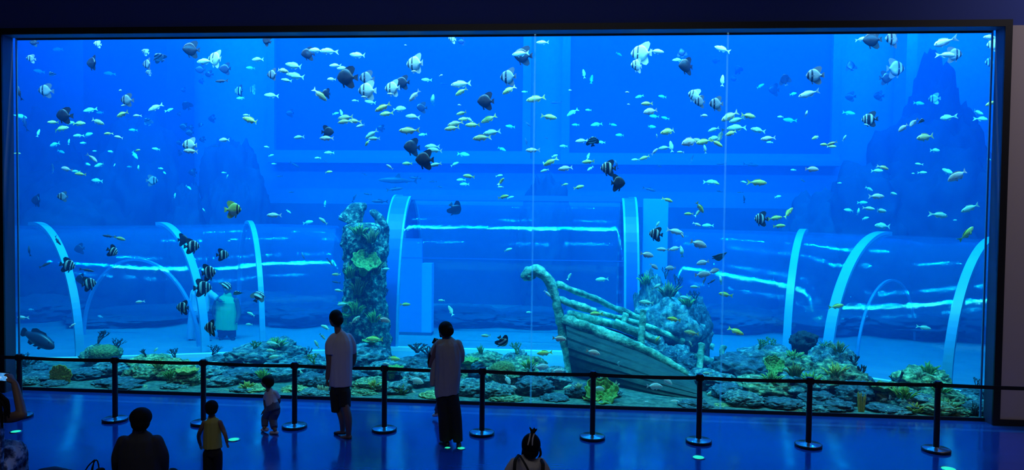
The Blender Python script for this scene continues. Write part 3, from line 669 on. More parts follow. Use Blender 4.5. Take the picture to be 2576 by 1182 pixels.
# ================================================================= PEOPLE
def skin_mat(name, c): return mat(name, c, .55)
M_skin = skin_mat('skin', (.20, .125, .095)); M_hair = mat('black_hair', (.006, .006, .008), .75, 0, .2)
M_white = mat('white_cotton', (.55, .55, .62), .85); M_gray = mat('grey_linen', (.34, .34, .36), .85); M_blk = mat('black_cloth', (.010, .010, .014), .85)
M_shoe = mat('dark_shoe', (.02, .02, .025), .6); M_wshoe = mat('white_shoe', (.6, .62, .65), .6)
M_jean = mat('blue_grey_jeans', (.10, .12, .20), .85); M_yel = mat('olive_yellow_vest', (.42, .40, .10), .85); M_char = mat('charcoal_jacket', (.035, .035, .045), .85)
M_cream = mat('cream_shirt', (.46, .42, .40), .85)
M_pat = mottled('blue_white_print', [(.42, (.02, .035, .08)), (.5, (.20, .26, .40)), (.56, (.62, .66, .72))], 9, .85, 0)
class Fig:
    """A figure drawn as tapered limbs; x, y are picture coordinates, d the depth offset from the plane Y in metres."""
    def __init__(s, Y, cloth=False): s.Y = Y; s.bm = bmesh.new(); s.px = mpp(Y); s.cloth = cloth
    def P(s, q): return at(q[0], q[1], s.Y+(q[2] if len(q) > 2 else 0))
    def limb(s, pts, r, flat=1.0, n=14, sub=5):
        P = curve_pts([s.P(q) for q in pts], sub); m = len(P)-1; k = len(r)-1; rr = []
        for i in range(m+1):
            t = i*k/m; j = min(int(t), k-1); f = t-j; rr.append((r[j]*(1-f)+r[j+1]*f)*s.px)
        add_tube(s.bm, P, rr, n, flat, Vector((1, 0, 0)) if abs((P[-1]-P[0]).normalized().x) < .9 else Vector((0, 0, 1)))
        for q, rad in (((P[0], rr[0]),) if s.cloth else ((P[0], rr[0]), (P[-1], rr[-1]))):
            s.ball_w(q, rad*.97, rad*.97*flat, rad*.97)
    def ball_w(s, c, rx, ry, rz, tilt=0):
        vs = bmesh.ops.create_icosphere(s.bm, subdivisions=3, radius=1)['verts']
        for v in vs:
            x, z = v.co.x*rx, v.co.z*rz
            v.co = c+Vector((x*math.cos(tilt)-z*math.sin(tilt), v.co.y*ry, x*math.sin(tilt)+z*math.cos(tilt)))
    def ball(s, q, rx, rz, ry=None, tilt=0): s.ball_w(s.P(q), rx*s.px, (ry or rx)*s.px, rz*s.px, tilt)
    def head(s, q, rx, rz, face):
        """face: heading, 0 = away from the camera, 90 = to the left of the picture."""
        c = s.P(q); f = Vector((-math.sin(math.radians(face)), math.cos(math.radians(face)), 0)); e = Vector((f.y, -f.x, 0)); k = s.px
        s.ball_w(c, rx*k, rx*k*1.1, rz*k)
        s.ball_w(c+f*rx*k*.35-Vector((0, 0, rz*k*.45)), rx*k*.62, rx*k*.62, rz*k*.55)          # jaw
        add_tube(s.bm, [c+f*rx*k*.85+Vector((0, 0, rz*k*.12)), c+f*rx*k*1.25-Vector((0, 0, rz*k*.22)), c+f*rx*k*.95-Vector((0, 0, rz*k*.3))], [rx*k*.10, rx*k*.2, rx*k*.12], 8)   # nose
        for sg in (-1, 1):
            s.ball_w(c+e*sg*rx*k*1.0-Vector((0, 0, rz*k*.08)), rx*k*.16, rx*k*.2, rz*k*.24)   # ears
            s.ball_w(c+e*sg*rx*k*.36+f*rx*k*.92+Vector((0, 0, rz*k*.02)), rx*k*.15, rx*k*.15, rx*k*.12)   # eyes
        s.ball_w(c+f*rx*k*.95-Vector((0, 0, rz*k*.55)), rx*k*.25, rx*k*.2, rx*k*.1)         # lips
    def hand(s, w, tip, k=1.0, curl=.35, side=1):
        """palm and five bent fingers from the wrist towards tip."""
        a, b = s.P(w), s.P(tip); d = (b-a).normalized(); u = Vector((0, 1, 0)) if abs(d.y) < .8 else Vector((1, 0, 0)); u = (u-d*u.dot(d)).normalized(); nrm = d.cross(u)*side
        l = (b-a).length; r = .0085*k
        m = a+d*l*.5
        vs = bmesh.ops.create_icosphere(s.bm, subdivisions=3, radius=1)['verts']
        for v in vs: v.co = a+d*(l*.27+v.co.x*l*.32)+u*(v.co.y*l*.23)+nrm*(v.co.z*l*.12)
        for i, (o, ln) in enumerate(((-.165, .42), (-.055, .50), (.055, .47), (.165, .36))):
            p0 = a+d*l*.48+u*o*l; p1 = p0+d*l*ln*.45+nrm*l*.04+u*o*l*.15; p2 = p1+(d*(1-curl)+nrm*curl).normalized()*l*ln*.33; p3 = p2+(d*(1-curl*1.8)+nrm*curl*1.8).normalized()*l*ln*.26
            add_tube(s.bm, [p0, p1, p2, p3], [r*1.05, r, r*.92, r*.75], 8)
        t0 = a+d*l*.2-u*l*.16; t1 = t0-u*l*.16+d*l*.12+nrm*l*.05; t2 = t1+d*l*.2+nrm*l*.05
        add_tube(s.bm, [t0, t1, t2], [r*1.3, r*1.1, r*.8], 8)
    def make(s, name, m, voxel, smooth=2, parent=None, fold=0, seed=0, at_=None):
        me = bpy.data.meshes.new(name); bmesh.ops.recalc_face_normals(s.bm, faces=s.bm.faces[:]); s.bm.to_mesh(me); s.bm.free(); s.bm = bmesh.new()
        o = bpy.data.objects.new(name, me); col.objects.link(o)
        rm = o.modifiers.new('r', 'REMESH'); rm.mode = 'VOXEL'; rm.voxel_size = voxel
        sm = o.modifiers.new('s', 'SMOOTH'); sm.iterations = smooth; sm.factor = .5
        dg = bpy.context.evaluated_depsgraph_get(); dg.update()
        new = bpy.data.meshes.new_from_object(o.evaluated_get(dg)); bpy.data.objects.remove(o); bpy.data.meshes.remove(me)
        new.name = name; new.materials.clear(); new.materials.append(m)
        new.polygons.foreach_set('use_smooth', [True]*len(new.polygons))
        if fold:
            nv = [v.normal.copy() for v in new.vertices]
            for v, nn in zip(new.vertices, nv):
                q = v.co; h = noise.noise(Vector((q.x*16+seed, q.y*16, q.z*2.6)))+.5*noise.noise(Vector((q.x*30, q.y*30+seed, q.z*6)))
                v.co = q+nn*fold*h
        o = bpy.data.objects.new(name, new); col.objects.link(o)
        if parent: adopt(o, parent)
        elif at_ is not None:
            new.transform(Matrix.Translation(-Vector(at_))); o.location = at_
        return o

# ---- the man in a white T-shirt and dark shorts
def man():
    F = Fig(-1.93); V = .0055
    F.head((844, 801), 16, 22, 62)
    F.limb([(849, 818), (853, 846)], [9, 10], .95)
    F.limb([(857, 856), (858, 880), (857, 930), (856, 975), (856, 990)], [17, 24, 22, 21, 20], .55)
    F.limb([(832, 858, -.05), (828, 890, -.06), (829, 915, -.06), (824, 950, -.05)], [10, 9.5, 8.5, 6], 1)
    F.hand((824, 949, -.05), (822, 974, -.04), 1.0, .45)
    F.limb([(881, 857, .1), (889, 888, .14), (886, 915, .2), (872, 930, .3)], [10, 9, 8, 6], 1)
    F.hand((872, 930, .3), (856, 938, .38), 1, .4)
    F.limb([(843, 985, -.02), (847, 1015, 0), (860, 1050, 0), (862, 1082, .06)], [9.5, 9.5, 9, 6], 1)
    F.limb([(866, 985, -.02), (869, 1020, -.1), (876, 1055, -.1), (877, 1094, -.04)], [10, 10.5, 10, 6.5], 1)
    F.limb([(864, 1086, .06), (848, 1087, .10)], [5, 3.5], 1.2)
    F.limb([(880, 1098, -.04), (858, 1100, .0)], [6, 4], 1.2)
    b = F.make('person', M_skin, V, 2, at_=ground(868, 1104, 0))
    tag(b, 'standing man in white T-shirt and dark shorts looking into the tank', 'person')
    H = Fig(-1.93); H.ball((845, 797, -.01), 17.2, 19, 19); H.ball((850, 805, -.04), 14.5, 15, 15); H.make('hair', M_hair, .006, 2, b)
    S = Fig(-1.93, True)
    S.limb([(853, 834), (857, 846), (858, 856), (858, 880), (857, 925), (857, 962), (857, 970)], [11, 20, 27, 31, 31, 30, 29.5], .72)
    S.limb([(840, 850, -.03), (832, 866, -.055), (831, 891, -.06)], [13, 14, 13], 1)
    S.limb([(875, 850, .05), (883, 868, .1), (886, 886, .14)], [13, 13.5, 12.5], 1)
    S.make('shirt', M_white, .007, 3, b, .006, 3)
    T = Fig(-1.93, True)
    T.limb([(856, 966), (856, 990)], [25, 25.5], .68); T.limb([(844, 985, .0), (848, 1034, .01)], [15, 14], 1.15); T.limb([(867, 985, -.03), (868, 1024, -.08)], [16, 14.5], 1.15)
    T.make('shorts', M_blk, .007, 2, b, .003)
    for x, y, d in ((853, 1090, .09), (866, 1105, -.02)):
        q = Fig(-1.93); q.limb([(x+14, y-2, d-.02), (x-10, y-1, d+.03)], [5, 4], 1.3); q.make('sandal', M_shoe, .005, 1, b)
man()
# ---- the woman in a loose grey shirt
def woman():
    F = Fig(-2.09); V = .0055
    F.head((1119, 830), 15, 20, 40)
    F.limb([(1119, 845), (1122, 860)], [8, 8.5], .95)
    F.limb([(1126, 875), (1126, 900), (1124, 950), (1125, 995)], [17, 20, 19, 20], .55)
    F.limb([(1102, 868, 0), (1087, 908, .06), (1084, 918, .1), (1092, 890, .16), (1098, 868, .2)], [9, 9, 8, 7, 5.5], 1)
    F.hand((1097, 870, .2), (1101, 850, .22), .9, .5)
    F.limb([(1151, 868, .03), (1158, 905, .1), (1140, 915, .28), (1118, 900, .3)], [9, 8, 7, 5.5], 1)
    F.hand((1118, 900, .3), (1104, 884, .28), .9, .5)
    F.limb([(1114, 990), (1120, 1050), (1124, 1108)], [14, 10, 6], 1); F.limb([(1138, 990), (1148, 1050), (1153, 1112)], [14, 10, 6], 1)
    F.limb([(1124, 1112), (1110, 1115, .05)], [6, 4.5], 1.3); F.limb([(1154, 1117), (1155, 1121, .12)], [6.5, 5], 1.3)
    b = F.make('person', M_skin, V, 2, at_=ground(1138, 1123, 0))
    tag(b, 'standing woman in loose grey shirt and black trousers holding up a phone', 'person')
    H = Fig(-2.09); H.ball((1121, 826, -.02), 18.5, 19, 18); H.ball((1125, 833, -.06), 17.5, 15, 13, .2); H.limb([(1110, 835), (1109, 846)], [6, 3]); H.make('hair', M_hair, .006, 2, b)
    S = Fig(-2.09, True)
    S.limb([(1122, 848), (1126, 858), (1127, 868), (1127, 890), (1127, 940), (1124, 985), (1124, 992)], [9, 20, 29, 33, 33, 32, 31], .75)
    S.limb([(1106, 863, .01), (1097, 877, .04), (1092, 892, .06)], [12, 12.5, 12], 1)
    S.limb([(1149, 865, .02), (1157, 888, .06), (1158, 908, .1)], [12, 12.5, 11.5], 1)
    S.limb([(1100, 890, .03), (1090, 935, .04), (1088, 970, .04)], [8, 9, 7.5], .8)
    sh = S.make('shirt', M_gray, .007, 3, b, .012, 8)
    S.limb([(1087, 892, .06), (1084, 915, .09), (1090, 895, .15), (1095, 878, .19)], [10, 9.5, 8.5, 7], 1); S.make('sleeve', M_blk, .007, 2, sh, .003)
    T = Fig(-2.09, True)
    T.limb([(1125, 978), (1125, 1000)], [25, 26], .66); T.limb([(1113, 995), (1119, 1050), (1122, 1106)], [17, 17, 16.5], 1); T.limb([(1138, 995), (1147, 1050), (1152, 1110)], [16.5, 15, 12.5], 1)
    T.make('trousers', M_blk, .007, 2, b, .004, 5)
    for pts in (((1126, 1116, -.03), (1108, 1116, .05)), ((1155, 1121, -.06), (1155, 1119, .1))):
        q = Fig(-2.09); q.limb(pts, [6, 5], 1.2); q.make('shoe', M_shoe, .005, 1, b)
woman()
p = at(1099, 858, -1.86)
ph = box('phone', (-.075, -.005, -.012), (.03, .005, .07), M_blk, bevel=.004); ph.location = p+Vector((0, .02, -.04)); ph.rotation_euler = (.3, .35, .5)
tag(ph, 'dark phone held up by the woman in the grey shirt', 'phone')
# ---- the child mostly hidden by the woman
def hidden_child():
    Y = -.92; F = Fig(Y)
    F.head((1120, 917), 14, 16, 10); F.limb([(1120, 930), (1120, 938)], [7, 8])
    F.limb([(1120, 950), (1120, 975), (1120, 995)], [11, 14, 14], .55)
    F.limb([(1105, 945), (1101, 965), (1100, 984)], [6, 5, 4]); F.hand((1100, 984), (1100, 996), .6); F.limb([(1136, 945), (1139, 965), (1138, 984)], [6, 5, 4]); F.hand((1138, 984), (1138, 996), .6)
    F.limb([(1112, 995), (1104, 1020), (1098, 1040)], [9, 7, 5]); F.limb([(1127, 995), (1128, 1020), (1129, 1042)], [9, 7, 5])
    b = F.make('person', M_skin, .005, 2, at_=ground(1112, 1047, 0)); tag(b, 'small child mostly hidden behind the woman, one sneaker showing', 'person')
    H = Fig(Y); H.ball((1120, 912, -.02), 15.5, 14); H.make('hair', M_hair, .006, 2, b)
    S = Fig(Y, True); S.limb([(1120, 940), (1120, 960), (1120, 988)], [15, 19, 19], .7); S.limb([(1106, 946), (1102, 962)], [8, 8]); S.limb([(1135, 946), (1138, 962)], [8, 8]); S.make('shirt', M_white, .006, 2, b, .003)
    T = Fig(Y, True); T.limb([(1120, 984), (1120, 996)], [17, 17], .75); T.limb([(1112, 995), (1104, 1022), (1099, 1034)], [11, 9, 8]); T.limb([(1127, 995), (1128, 1020), (1129, 1036)], [11, 9, 8]); T.make('trousers', M_jean, .006, 2, b)
    for pts in (((1101, 1043, -.02), (1091, 1044, .02)), ((1129, 1045, -.03), (1130, 1043, .06))):
        q = Fig(Y); q.limb(pts, [4.5, 4], 1.2); q.make('sneaker', M_wshoe, .005, 1, b)
hidden_child()
# ---- toddler in a white T-shirt and jeans
def toddler_white():
    Y = -1.84; F = Fig(Y)
    F.head((672, 961), 14.5, 15.5, 55); F.limb([(675, 973), (678, 984)], [6.5, 7.5])
    F.limb([(681, 992), (684, 1005, -.02), (688, 1025, -.04)], [9, 11, 12], .7)
    F.limb([(671, 991, .02), (667, 1010, .05), (669, 1028, .06), (662, 1037, .06)], [5.5, 5, 4.5, 3.5]); F.hand((663, 1036, .06), (656, 1042, .07), .6)
    F.limb([(694, 990), (702, 1008, .04), (694, 1022, .1)], [5.5, 4.5, 3.5]); F.hand((694, 1022, .1), (686, 1028, .12), .6)
    F.limb([(680, 1028), (668, 1050, .06), (665, 1076, .0)], [9, 7, 5]); F.limb([(692, 1030), (686, 1055, .05), (692, 1082, -.06)], [10, 8, 5])
    b = F.make('person', M_skin, .0045, 2, at_=ground(680, 1090, 0)); tag(b, 'toddler in white T-shirt and jeans stooping mid-step by the barrier', 'person')
    H = Fig(Y); H.ball((674, 957, -.015), 15.6, 14, 15.6); H.ball((677, 963, -.02), 13, 12); H.make('hair', M_hair, .005, 2, b)
    S = Fig(Y, True); S.limb([(679, 981), (682, 992), (683, 1008, -.02), (686, 1017, -.03)], [8, 15, 16, 16.5], .85); S.limb([(673, 990, .02), (669, 1003, .04)], [8, 8]); S.limb([(692, 989), (699, 1001, .03)], [8, 8]); S.make('shirt', M_white, .005, 2, b, .004, 6)
    T = Fig(Y, True); T.limb([(687, 1018, -.03), (690, 1032, -.05)], [16, 16.5], .85); T.limb([(680, 1030), (668, 1050, .06), (666, 1072, .01)], [12, 10, 8]); T.limb([(693, 1034), (687, 1055, .04), (690, 1076, -.05)], [13, 11, 8.5]); T.make('jeans', M_jean, .005, 2, b, .004, 2)
    for pts in (((672, 1080, .0), (660, 1081, .04)), ((697, 1088, -.06), (682, 1088, -.03))):
        q = Fig(Y); q.limb(pts, [4.8, 4.2], 1.2); q.make('shoe', M_wshoe, .004, 1, b)
toddler_white()
# ---- toddler in a yellow vest, walking away
def toddler_yellow():
    Y = -3.8; F = Fig(Y)
    F.head((532, 1026), 16, 19.5, -8); F.limb([(533, 1042), (534, 1056)], [8, 9])
    F.limb([(534, 1068), (534, 1095), (535, 1135)], [15, 18, 18], .6)
    F.limb([(514, 1063), (505, 1082), (500, 1098, .05), (504, 1118, .12)], [6.5, 6, 5.5, 4]); F.hand((504, 1116, .12), (506, 1130, .15), .7)
    F.limb([(553, 1062), (562, 1082), (567, 1095, -.03), (571, 1112, -.03)], [6.5, 6, 5, 4]); F.hand((571, 1111, -.03), (573, 1127, -.02), .7)
    F.limb([(523, 1140), (522, 1175), (521, 1212)], [9, 8, 6]); F.limb([(546, 1140), (546, 1175, .06), (546, 1206, .1)], [9, 8, 6])
    b = F.make('person', M_skin, .0045, 2, at_=ground(534, 1222, 0)); tag(b, 'toddler in olive yellow sleeveless top and black trousers seen from behind', 'person')
    H = Fig(Y); H.ball((532, 1023, -.02), 17.2, 18, 17.2); H.ball((532, 1031, -.03), 15.5, 13, 14); H.make('hair', M_hair, .005, 2, b)
    S = Fig(Y, True); S.limb([(533, 1052), (534, 1061), (534, 1090), (535, 1126)], [11, 20.5, 23, 24.5], .78); S.make('vest', M_yel, .005, 2, b, .005, 4)
    T = Fig(Y, True); T.limb([(535, 1122), (535, 1145)], [21.5, 23], .66); T.limb([(523, 1140), (523, 1175), (522, 1206)], [13, 12.5, 11]); T.limb([(547, 1140), (547, 1175, .05), (546, 1200, .08)], [13, 12.5, 11]); T.make('trousers', M_blk, .005, 2, b, .003)
    for pts in (((521, 1217, -.03), (521, 1213, .1)), ((546, 1212, .05), (546, 1208, .17))):
        q = Fig(Y); q.limb(pts, [6.5, 5.5], 1); q.make('shoe', M_shoe, .005, 1, b)
toddler_yellow()
# ---- person sitting cross-legged on the floor
def sitter():
    Y = -4.35; F = Fig(Y)
    F.head((354, 1053), 24, 30, 5); F.limb([(353, 1080), (351, 1100)], [14, 15])
    F.limb([(352, 1115), (351, 1150), (352, 1205), (353, 1235)], [30, 42, 40, 42], .55)
    F.limb([(306, 1116, .02), (296, 1165, .06), (310, 1200, .25), (335, 1205, .4)], [12, 11, 10, 8]); F.hand((335, 1205, .4), (355, 1207, .46), 1)
    F.limb([(398, 1114, .02), (412, 1160, .06), (404, 1200, .25), (378, 1206, .4)], [12, 11, 10, 8]); F.hand((378, 1206, .4), (362, 1208, .46), 1)
    F.limb([(376, 1235, .02), (432, 1192, .24), (405, 1240, .42), (350, 1245, .5)], [21, 16, 13, 9]); F.limb([(330, 1235, .02), (278, 1205, .24), (300, 1240, .45), (345, 1245, .55)], [21, 16, 13, 9])
    F.limb([(350, 1246, .5), (325, 1250, .56)], [9, 7]); F.limb([(345, 1246, .55), (375, 1250, .62)], [9, 7])
    b = F.make('person', M_skin, .007, 2, at_=ground(353, 1262, 0)); tag(b, 'person in dark jacket with thick black hair sitting cross-legged on the floor', 'person')
    H = Fig(Y); H.ball((354, 1049, -.01), 28, 26, 28); H.ball((353, 1064, -.03), 24, 22, 22); H.make('hair', M_hair, .007, 2, b)
    S = Fig(Y, True); S.limb([(351, 1086), (352, 1096), (352, 1106), (352, 1140), (353, 1190), (353, 1232)], [19, 32, 45, 55, 57, 54], .68)
    S.limb([(312, 1112, .02), (301, 1150, .05), (302, 1185, .15), (318, 1203, .33)], [19, 20, 18, 14]); S.limb([(393, 1110, .02), (407, 1150, .05), (406, 1190, .15), (390, 1205, .33)], [18, 18, 16, 13])
    S.make('jacket', M_char, .008, 2, b, .006, 2)
    T = Fig(Y, True); T.limb([(353, 1225), (353, 1248)], [50, 50], .7); T.limb([(376, 1238, .02), (433, 1195, .24), (405, 1242, .42), (355, 1248, .5)], [24, 20, 16, 12]); T.limb([(330, 1238, .02), (278, 1208, .24), (300, 1243, .45), (340, 1248, .55)], [24, 20, 16, 12]); T.make('trousers', M_blk, .008, 2, b, .004)
sitter()
# ---- woman at the edge of the photograph, sitting with a knee up, phone raised
def phone_woman():
    Y = -5.3; F = Fig(Y)
    F.head((-34, 985), 24, 30, -20); F.limb([(-36, 1010), (-38, 1030)], [14, 16])
    F.limb([(-40, 1052), (-42, 1100), (-45, 1180), (-45, 1235)], [34, 40, 40, 44], .55)
    F.limb([(-8, 1046, .0), (26, 1050, .05), (56, 1044, .08)], [17, 15, 12.5]); F.limb([(55, 1044, .08), (50, 1018, .12), (40, 975, .18), (36, 962, .2)], [12.5, 12, 9.5, 7.5])
    F.hand((36, 966, .2), (20, 932, .2), 1.15, .5)
    F.limb([(-78, 1046, .02), (-92, 1010, .12), (-60, 985, .2), (-20, 962, .22)], [17, 14, 12, 8]); F.hand((-20, 962, .22), (0, 940, .21), 1.1, .5)
    F.limb([(-20, 1235, 0), (28, 1130, .3), (50, 1240, .5), (52, 1290, .5)], [26, 24, 16, 9]); F.limb([(-66, 1235, 0), (-90, 1150, .35), (-100, 1285, .55)], [26, 22, 12])
    F.limb([(52, 1293, .48), (60, 1290, .62)], [9, 8]); F.limb([(-100, 1290, .5), (-100, 1284, .66)], [9, 8])
    b = F.make('person', M_skin, .007, 2, at_=ground(-20, 1300, 0)); tag(b, 'seated woman with braids raising a phone, one patterned knee up', 'person')
    H = Fig(Y); H.ball((-34, 980, -.02), 28, 28, 28)
    for x0, y0, x1, y1 in ((-22, 990, 6, 1075), (-14, 985, 22, 1050), (-30, 1000, -8, 1085), (-10, 1000, 14, 1062), (-5, 1000, 24, 1040)):
        H.limb([(x0, y0, -.06), ((x0+x1)/2+8, (y0+y1)/2-14, -.1), (x1, y1, -.1)], [6, 4.5, 2.5])
    H.make('braids', M_hair, .006, 1, b)
    S = Fig(Y, True); S.limb([(-38, 1024), (-40, 1044), (-42, 1100), (-45, 1190)], [20, 48, 54, 54], .68); S.make('shirt', M_pat, .008, 2, b, .006)
    T = Fig(Y, True); T.limb([(-45, 1190), (-45, 1240)], [54, 56], .75); T.limb([(-24, 1235, 0), (26, 1138, .28), (36, 1190, .4), (46, 1275, .48)], [34, 40, 34, 20]); T.limb([(-66, 1235, 0), (-90, 1150, .35), (-100, 1275, .55)], [32, 30, 18]); T.make('trousers', M_pat, .008, 2, b, .012, 3)
phone_woman()
M_scr = bpy.data.materials.new('phone_screen'); M_scr.use_nodes = True
_b = M_scr.node_tree.nodes['Principled BSDF']; _tc = N(M_scr, 'ShaderNodeTexCoord'); _nz = N(M_scr, 'ShaderNodeTexNoise', Scale=22, Detail=3)
L(M_scr, _tc.outputs['Object'], _nz.inputs['Vector']); _r = ramp(M_scr, [(.35, (.02, .16, .55)), (.55, (.08, .42, .95)), (.7, (.75, .88, 1))]); L(M_scr, _nz.outputs['Fac'], _r.inputs[0])
L(M_scr, _r.outputs[0], _b.inputs['Emission Color']); L(M_scr, _r.outputs[0], _b.inputs['Base Color']); _b.inputs['Emission Strength'].default_value = .8
p = at(3, 947, -5.08); r = empty('phone', p); tag(r, 'phone with glowing blue screen held sideways by the seated woman', 'phone')
o = box('case', (-.085, -.004, -.042), (.085, .005, .042), M_blk, r, bevel=.003); o = box('screen', (-.079, -.006, -.036), (.079, -.0035, .036), M_scr, o)
r.rotation_euler = (0, .04, 0)
# ---- girl with a topknot and dark straps
def girl():
    Y = -5.5; F = Fig(Y)
    F.head((1336, 1122), 21, 27, 5); F.limb([(1334, 1140), (1332, 1164)], [11, 12])
    F.limb([(1328, 1176), (1326, 1210), (1326, 1270), (1326, 1310)], [24, 30, 28, 30], .55)
    F.limb([(1290, 1172), (1280, 1215), (1282, 1255), (1286, 1290, .05)], [12, 11, 9, 7]); F.hand((1286, 1288, .05), (1288, 1318, .08), .8)
    F.limb([(1362, 1172), (1373, 1215), (1372, 1255), (1368, 1290, .05)], [12, 11, 9, 7]); F.hand((1368, 1288, .05), (1366, 1318, .08), .8)
    F.limb([(1310, 1310), (1310, 1390), (1310, 1465)], [17, 13, 8]); F.limb([(1342, 1310), (1342, 1390), (1342, 1465)], [17, 13, 8])
    b = F.make('person', M_skin, .006, 2, at_=ground(1326, 1476, 0)); tag(b, 'girl with topknot and cream shirt with dark straps, seen from behind', 'person')
    H = Fig(Y); H.ball((1336, 1118, -.015), 24.5, 29, 24.5); H.ball((1335, 1136, -.03), 21, 18, 18); H.limb([(1316, 1130, .02), (1313, 1146, .03)], [3.2, 2.2]); H.limb([(1358, 1128, .02), (1360, 1142, .03), (1354, 1153, .03)], [3.4, 3.4, 2.2])
    H.limb([(1339, 1096), (1341, 1086)], [7, 5])
    for dx, dy in ((-7, 74.5), (4, 76), (10, 79)): H.limb([(1340, 1089), (1340+dx, 1001+dy)], [4, 2.2])
    hr = H.make('hair', M_hair, .005, 1, b)
    R = Fig(Y)
    for pts in (((1334, 1091, -.07), (1332, 1103, -.115), (1328, 1119, -.135)), ((1344, 1091, -.07), (1340, 1104, -.115), (1339, 1120, -.135))): R.limb(pts, [1.8, 2.2, 1.8])
    R.make('ribbon', M_cream, .004, 1, hr)
    S = Fig(Y, True); S.limb([(1333, 1146), (1330, 1156), (1328, 1168), (1327, 1190), (1326, 1240), (1326, 1300)], [14, 27, 37, 40, 38, 38], .72)
    S.limb([(1296, 1166), (1284, 1188), (1281, 1216)], [16, 16, 15]); S.limb([(1358, 1166), (1370, 1188), (1374, 1216)], [16, 16, 15]); S.make('shirt', M_cream, .006, 2, b, .004, 7)
    W = Fig(Y, True)
    W.limb([(1304, 1146, -.02), (1296, 1160, -.13), (1294, 1200, -.155), (1296, 1260, -.15)], [4.5, 4.5, 4.5, 4.5], .5); W.make('strap', M_blk, .004, 1, b)
    W.limb([(1362, 1158, -.02), (1366, 1170, -.11), (1363, 1205, -.15), (1358, 1260, -.15)], [5, 5, 5, 5], .5); W.make('strap', M_blk, .004, 1, b)
    W.limb([(1308, 1146, -.06), (1318, 1162, -.14), (1330, 1185, -.165), (1345, 1225, -.165)], [3, 3, 3, 3], .5); W.make('cross_strap', M_blk, .004, 1, b)
    T = Fig(Y, True); T.limb([(1326, 1292), (1326, 1320)], [38, 39], .72); T.limb([(1310, 1310), (1310, 1390), (1310, 1462)], [20, 18, 14]); T.limb([(1343, 1310), (1343, 1390), (1343, 1462)], [20, 18, 14]); T.make('trousers', M_blk, .007, 2, b, .003)
    for x in (1310, 1342):
        q = Fig(Y); q.limb([(x, 1471, -.04), (x, 1466, .12)], [9, 8], 1); q.make('shoe', M_shoe, .006, 1, b)
girl()
# ---- bags on the floor at the lower edge
def bags():
    Y = -4.6; F = Fig(Y); F.limb([(98, 1224), (130, 1221), (168, 1226)], [46, 49, 44], 1.1); F.limb([(86, 1250), (176, 1250)], [24, 24], 1.5)
    b = F.make('duffel_bag', mat('navy_nylon', (.02, .025, .06), .7), .008, 3, fold=.006, at_=ground(130, 1275, 0)); tag(b, 'low dark soft bag lying on the floor beside the seated woman', 'bag')
    Y = -4.5; F = Fig(Y); F.limb([(226, 1222), (240, 1220), (254, 1222)], [32, 35, 32], .7); F.limb([(222, 1248), (258, 1248)], [24, 24], .8)
    b = F.make('handbag', mat('blue_grey_handbag', (.16, .19, .30), .6), .007, 3, at_=ground(238, 1272, 0)); tag(b, 'handbag with two looped handles on the floor by the cross-legged sitter', 'bag')
    for pts in (((212, 1188, .02), (222, 1172, .02), (234, 1160, .0), (238, 1158, 0), (231, 1178, 0), (228, 1192, 0)), ((232, 1190, .0), (236, 1164, -.02), (243, 1157, -.02), (248, 1170, -.02), (250, 1192, -.02))):
        F.limb(pts, [1.9]*6); F.make('handle', M_blk, .004, 1, b)
    F.ball((252, 1183, -.05), 12, 7); F.make('flap', M_blk, .005, 1, b)
bags()
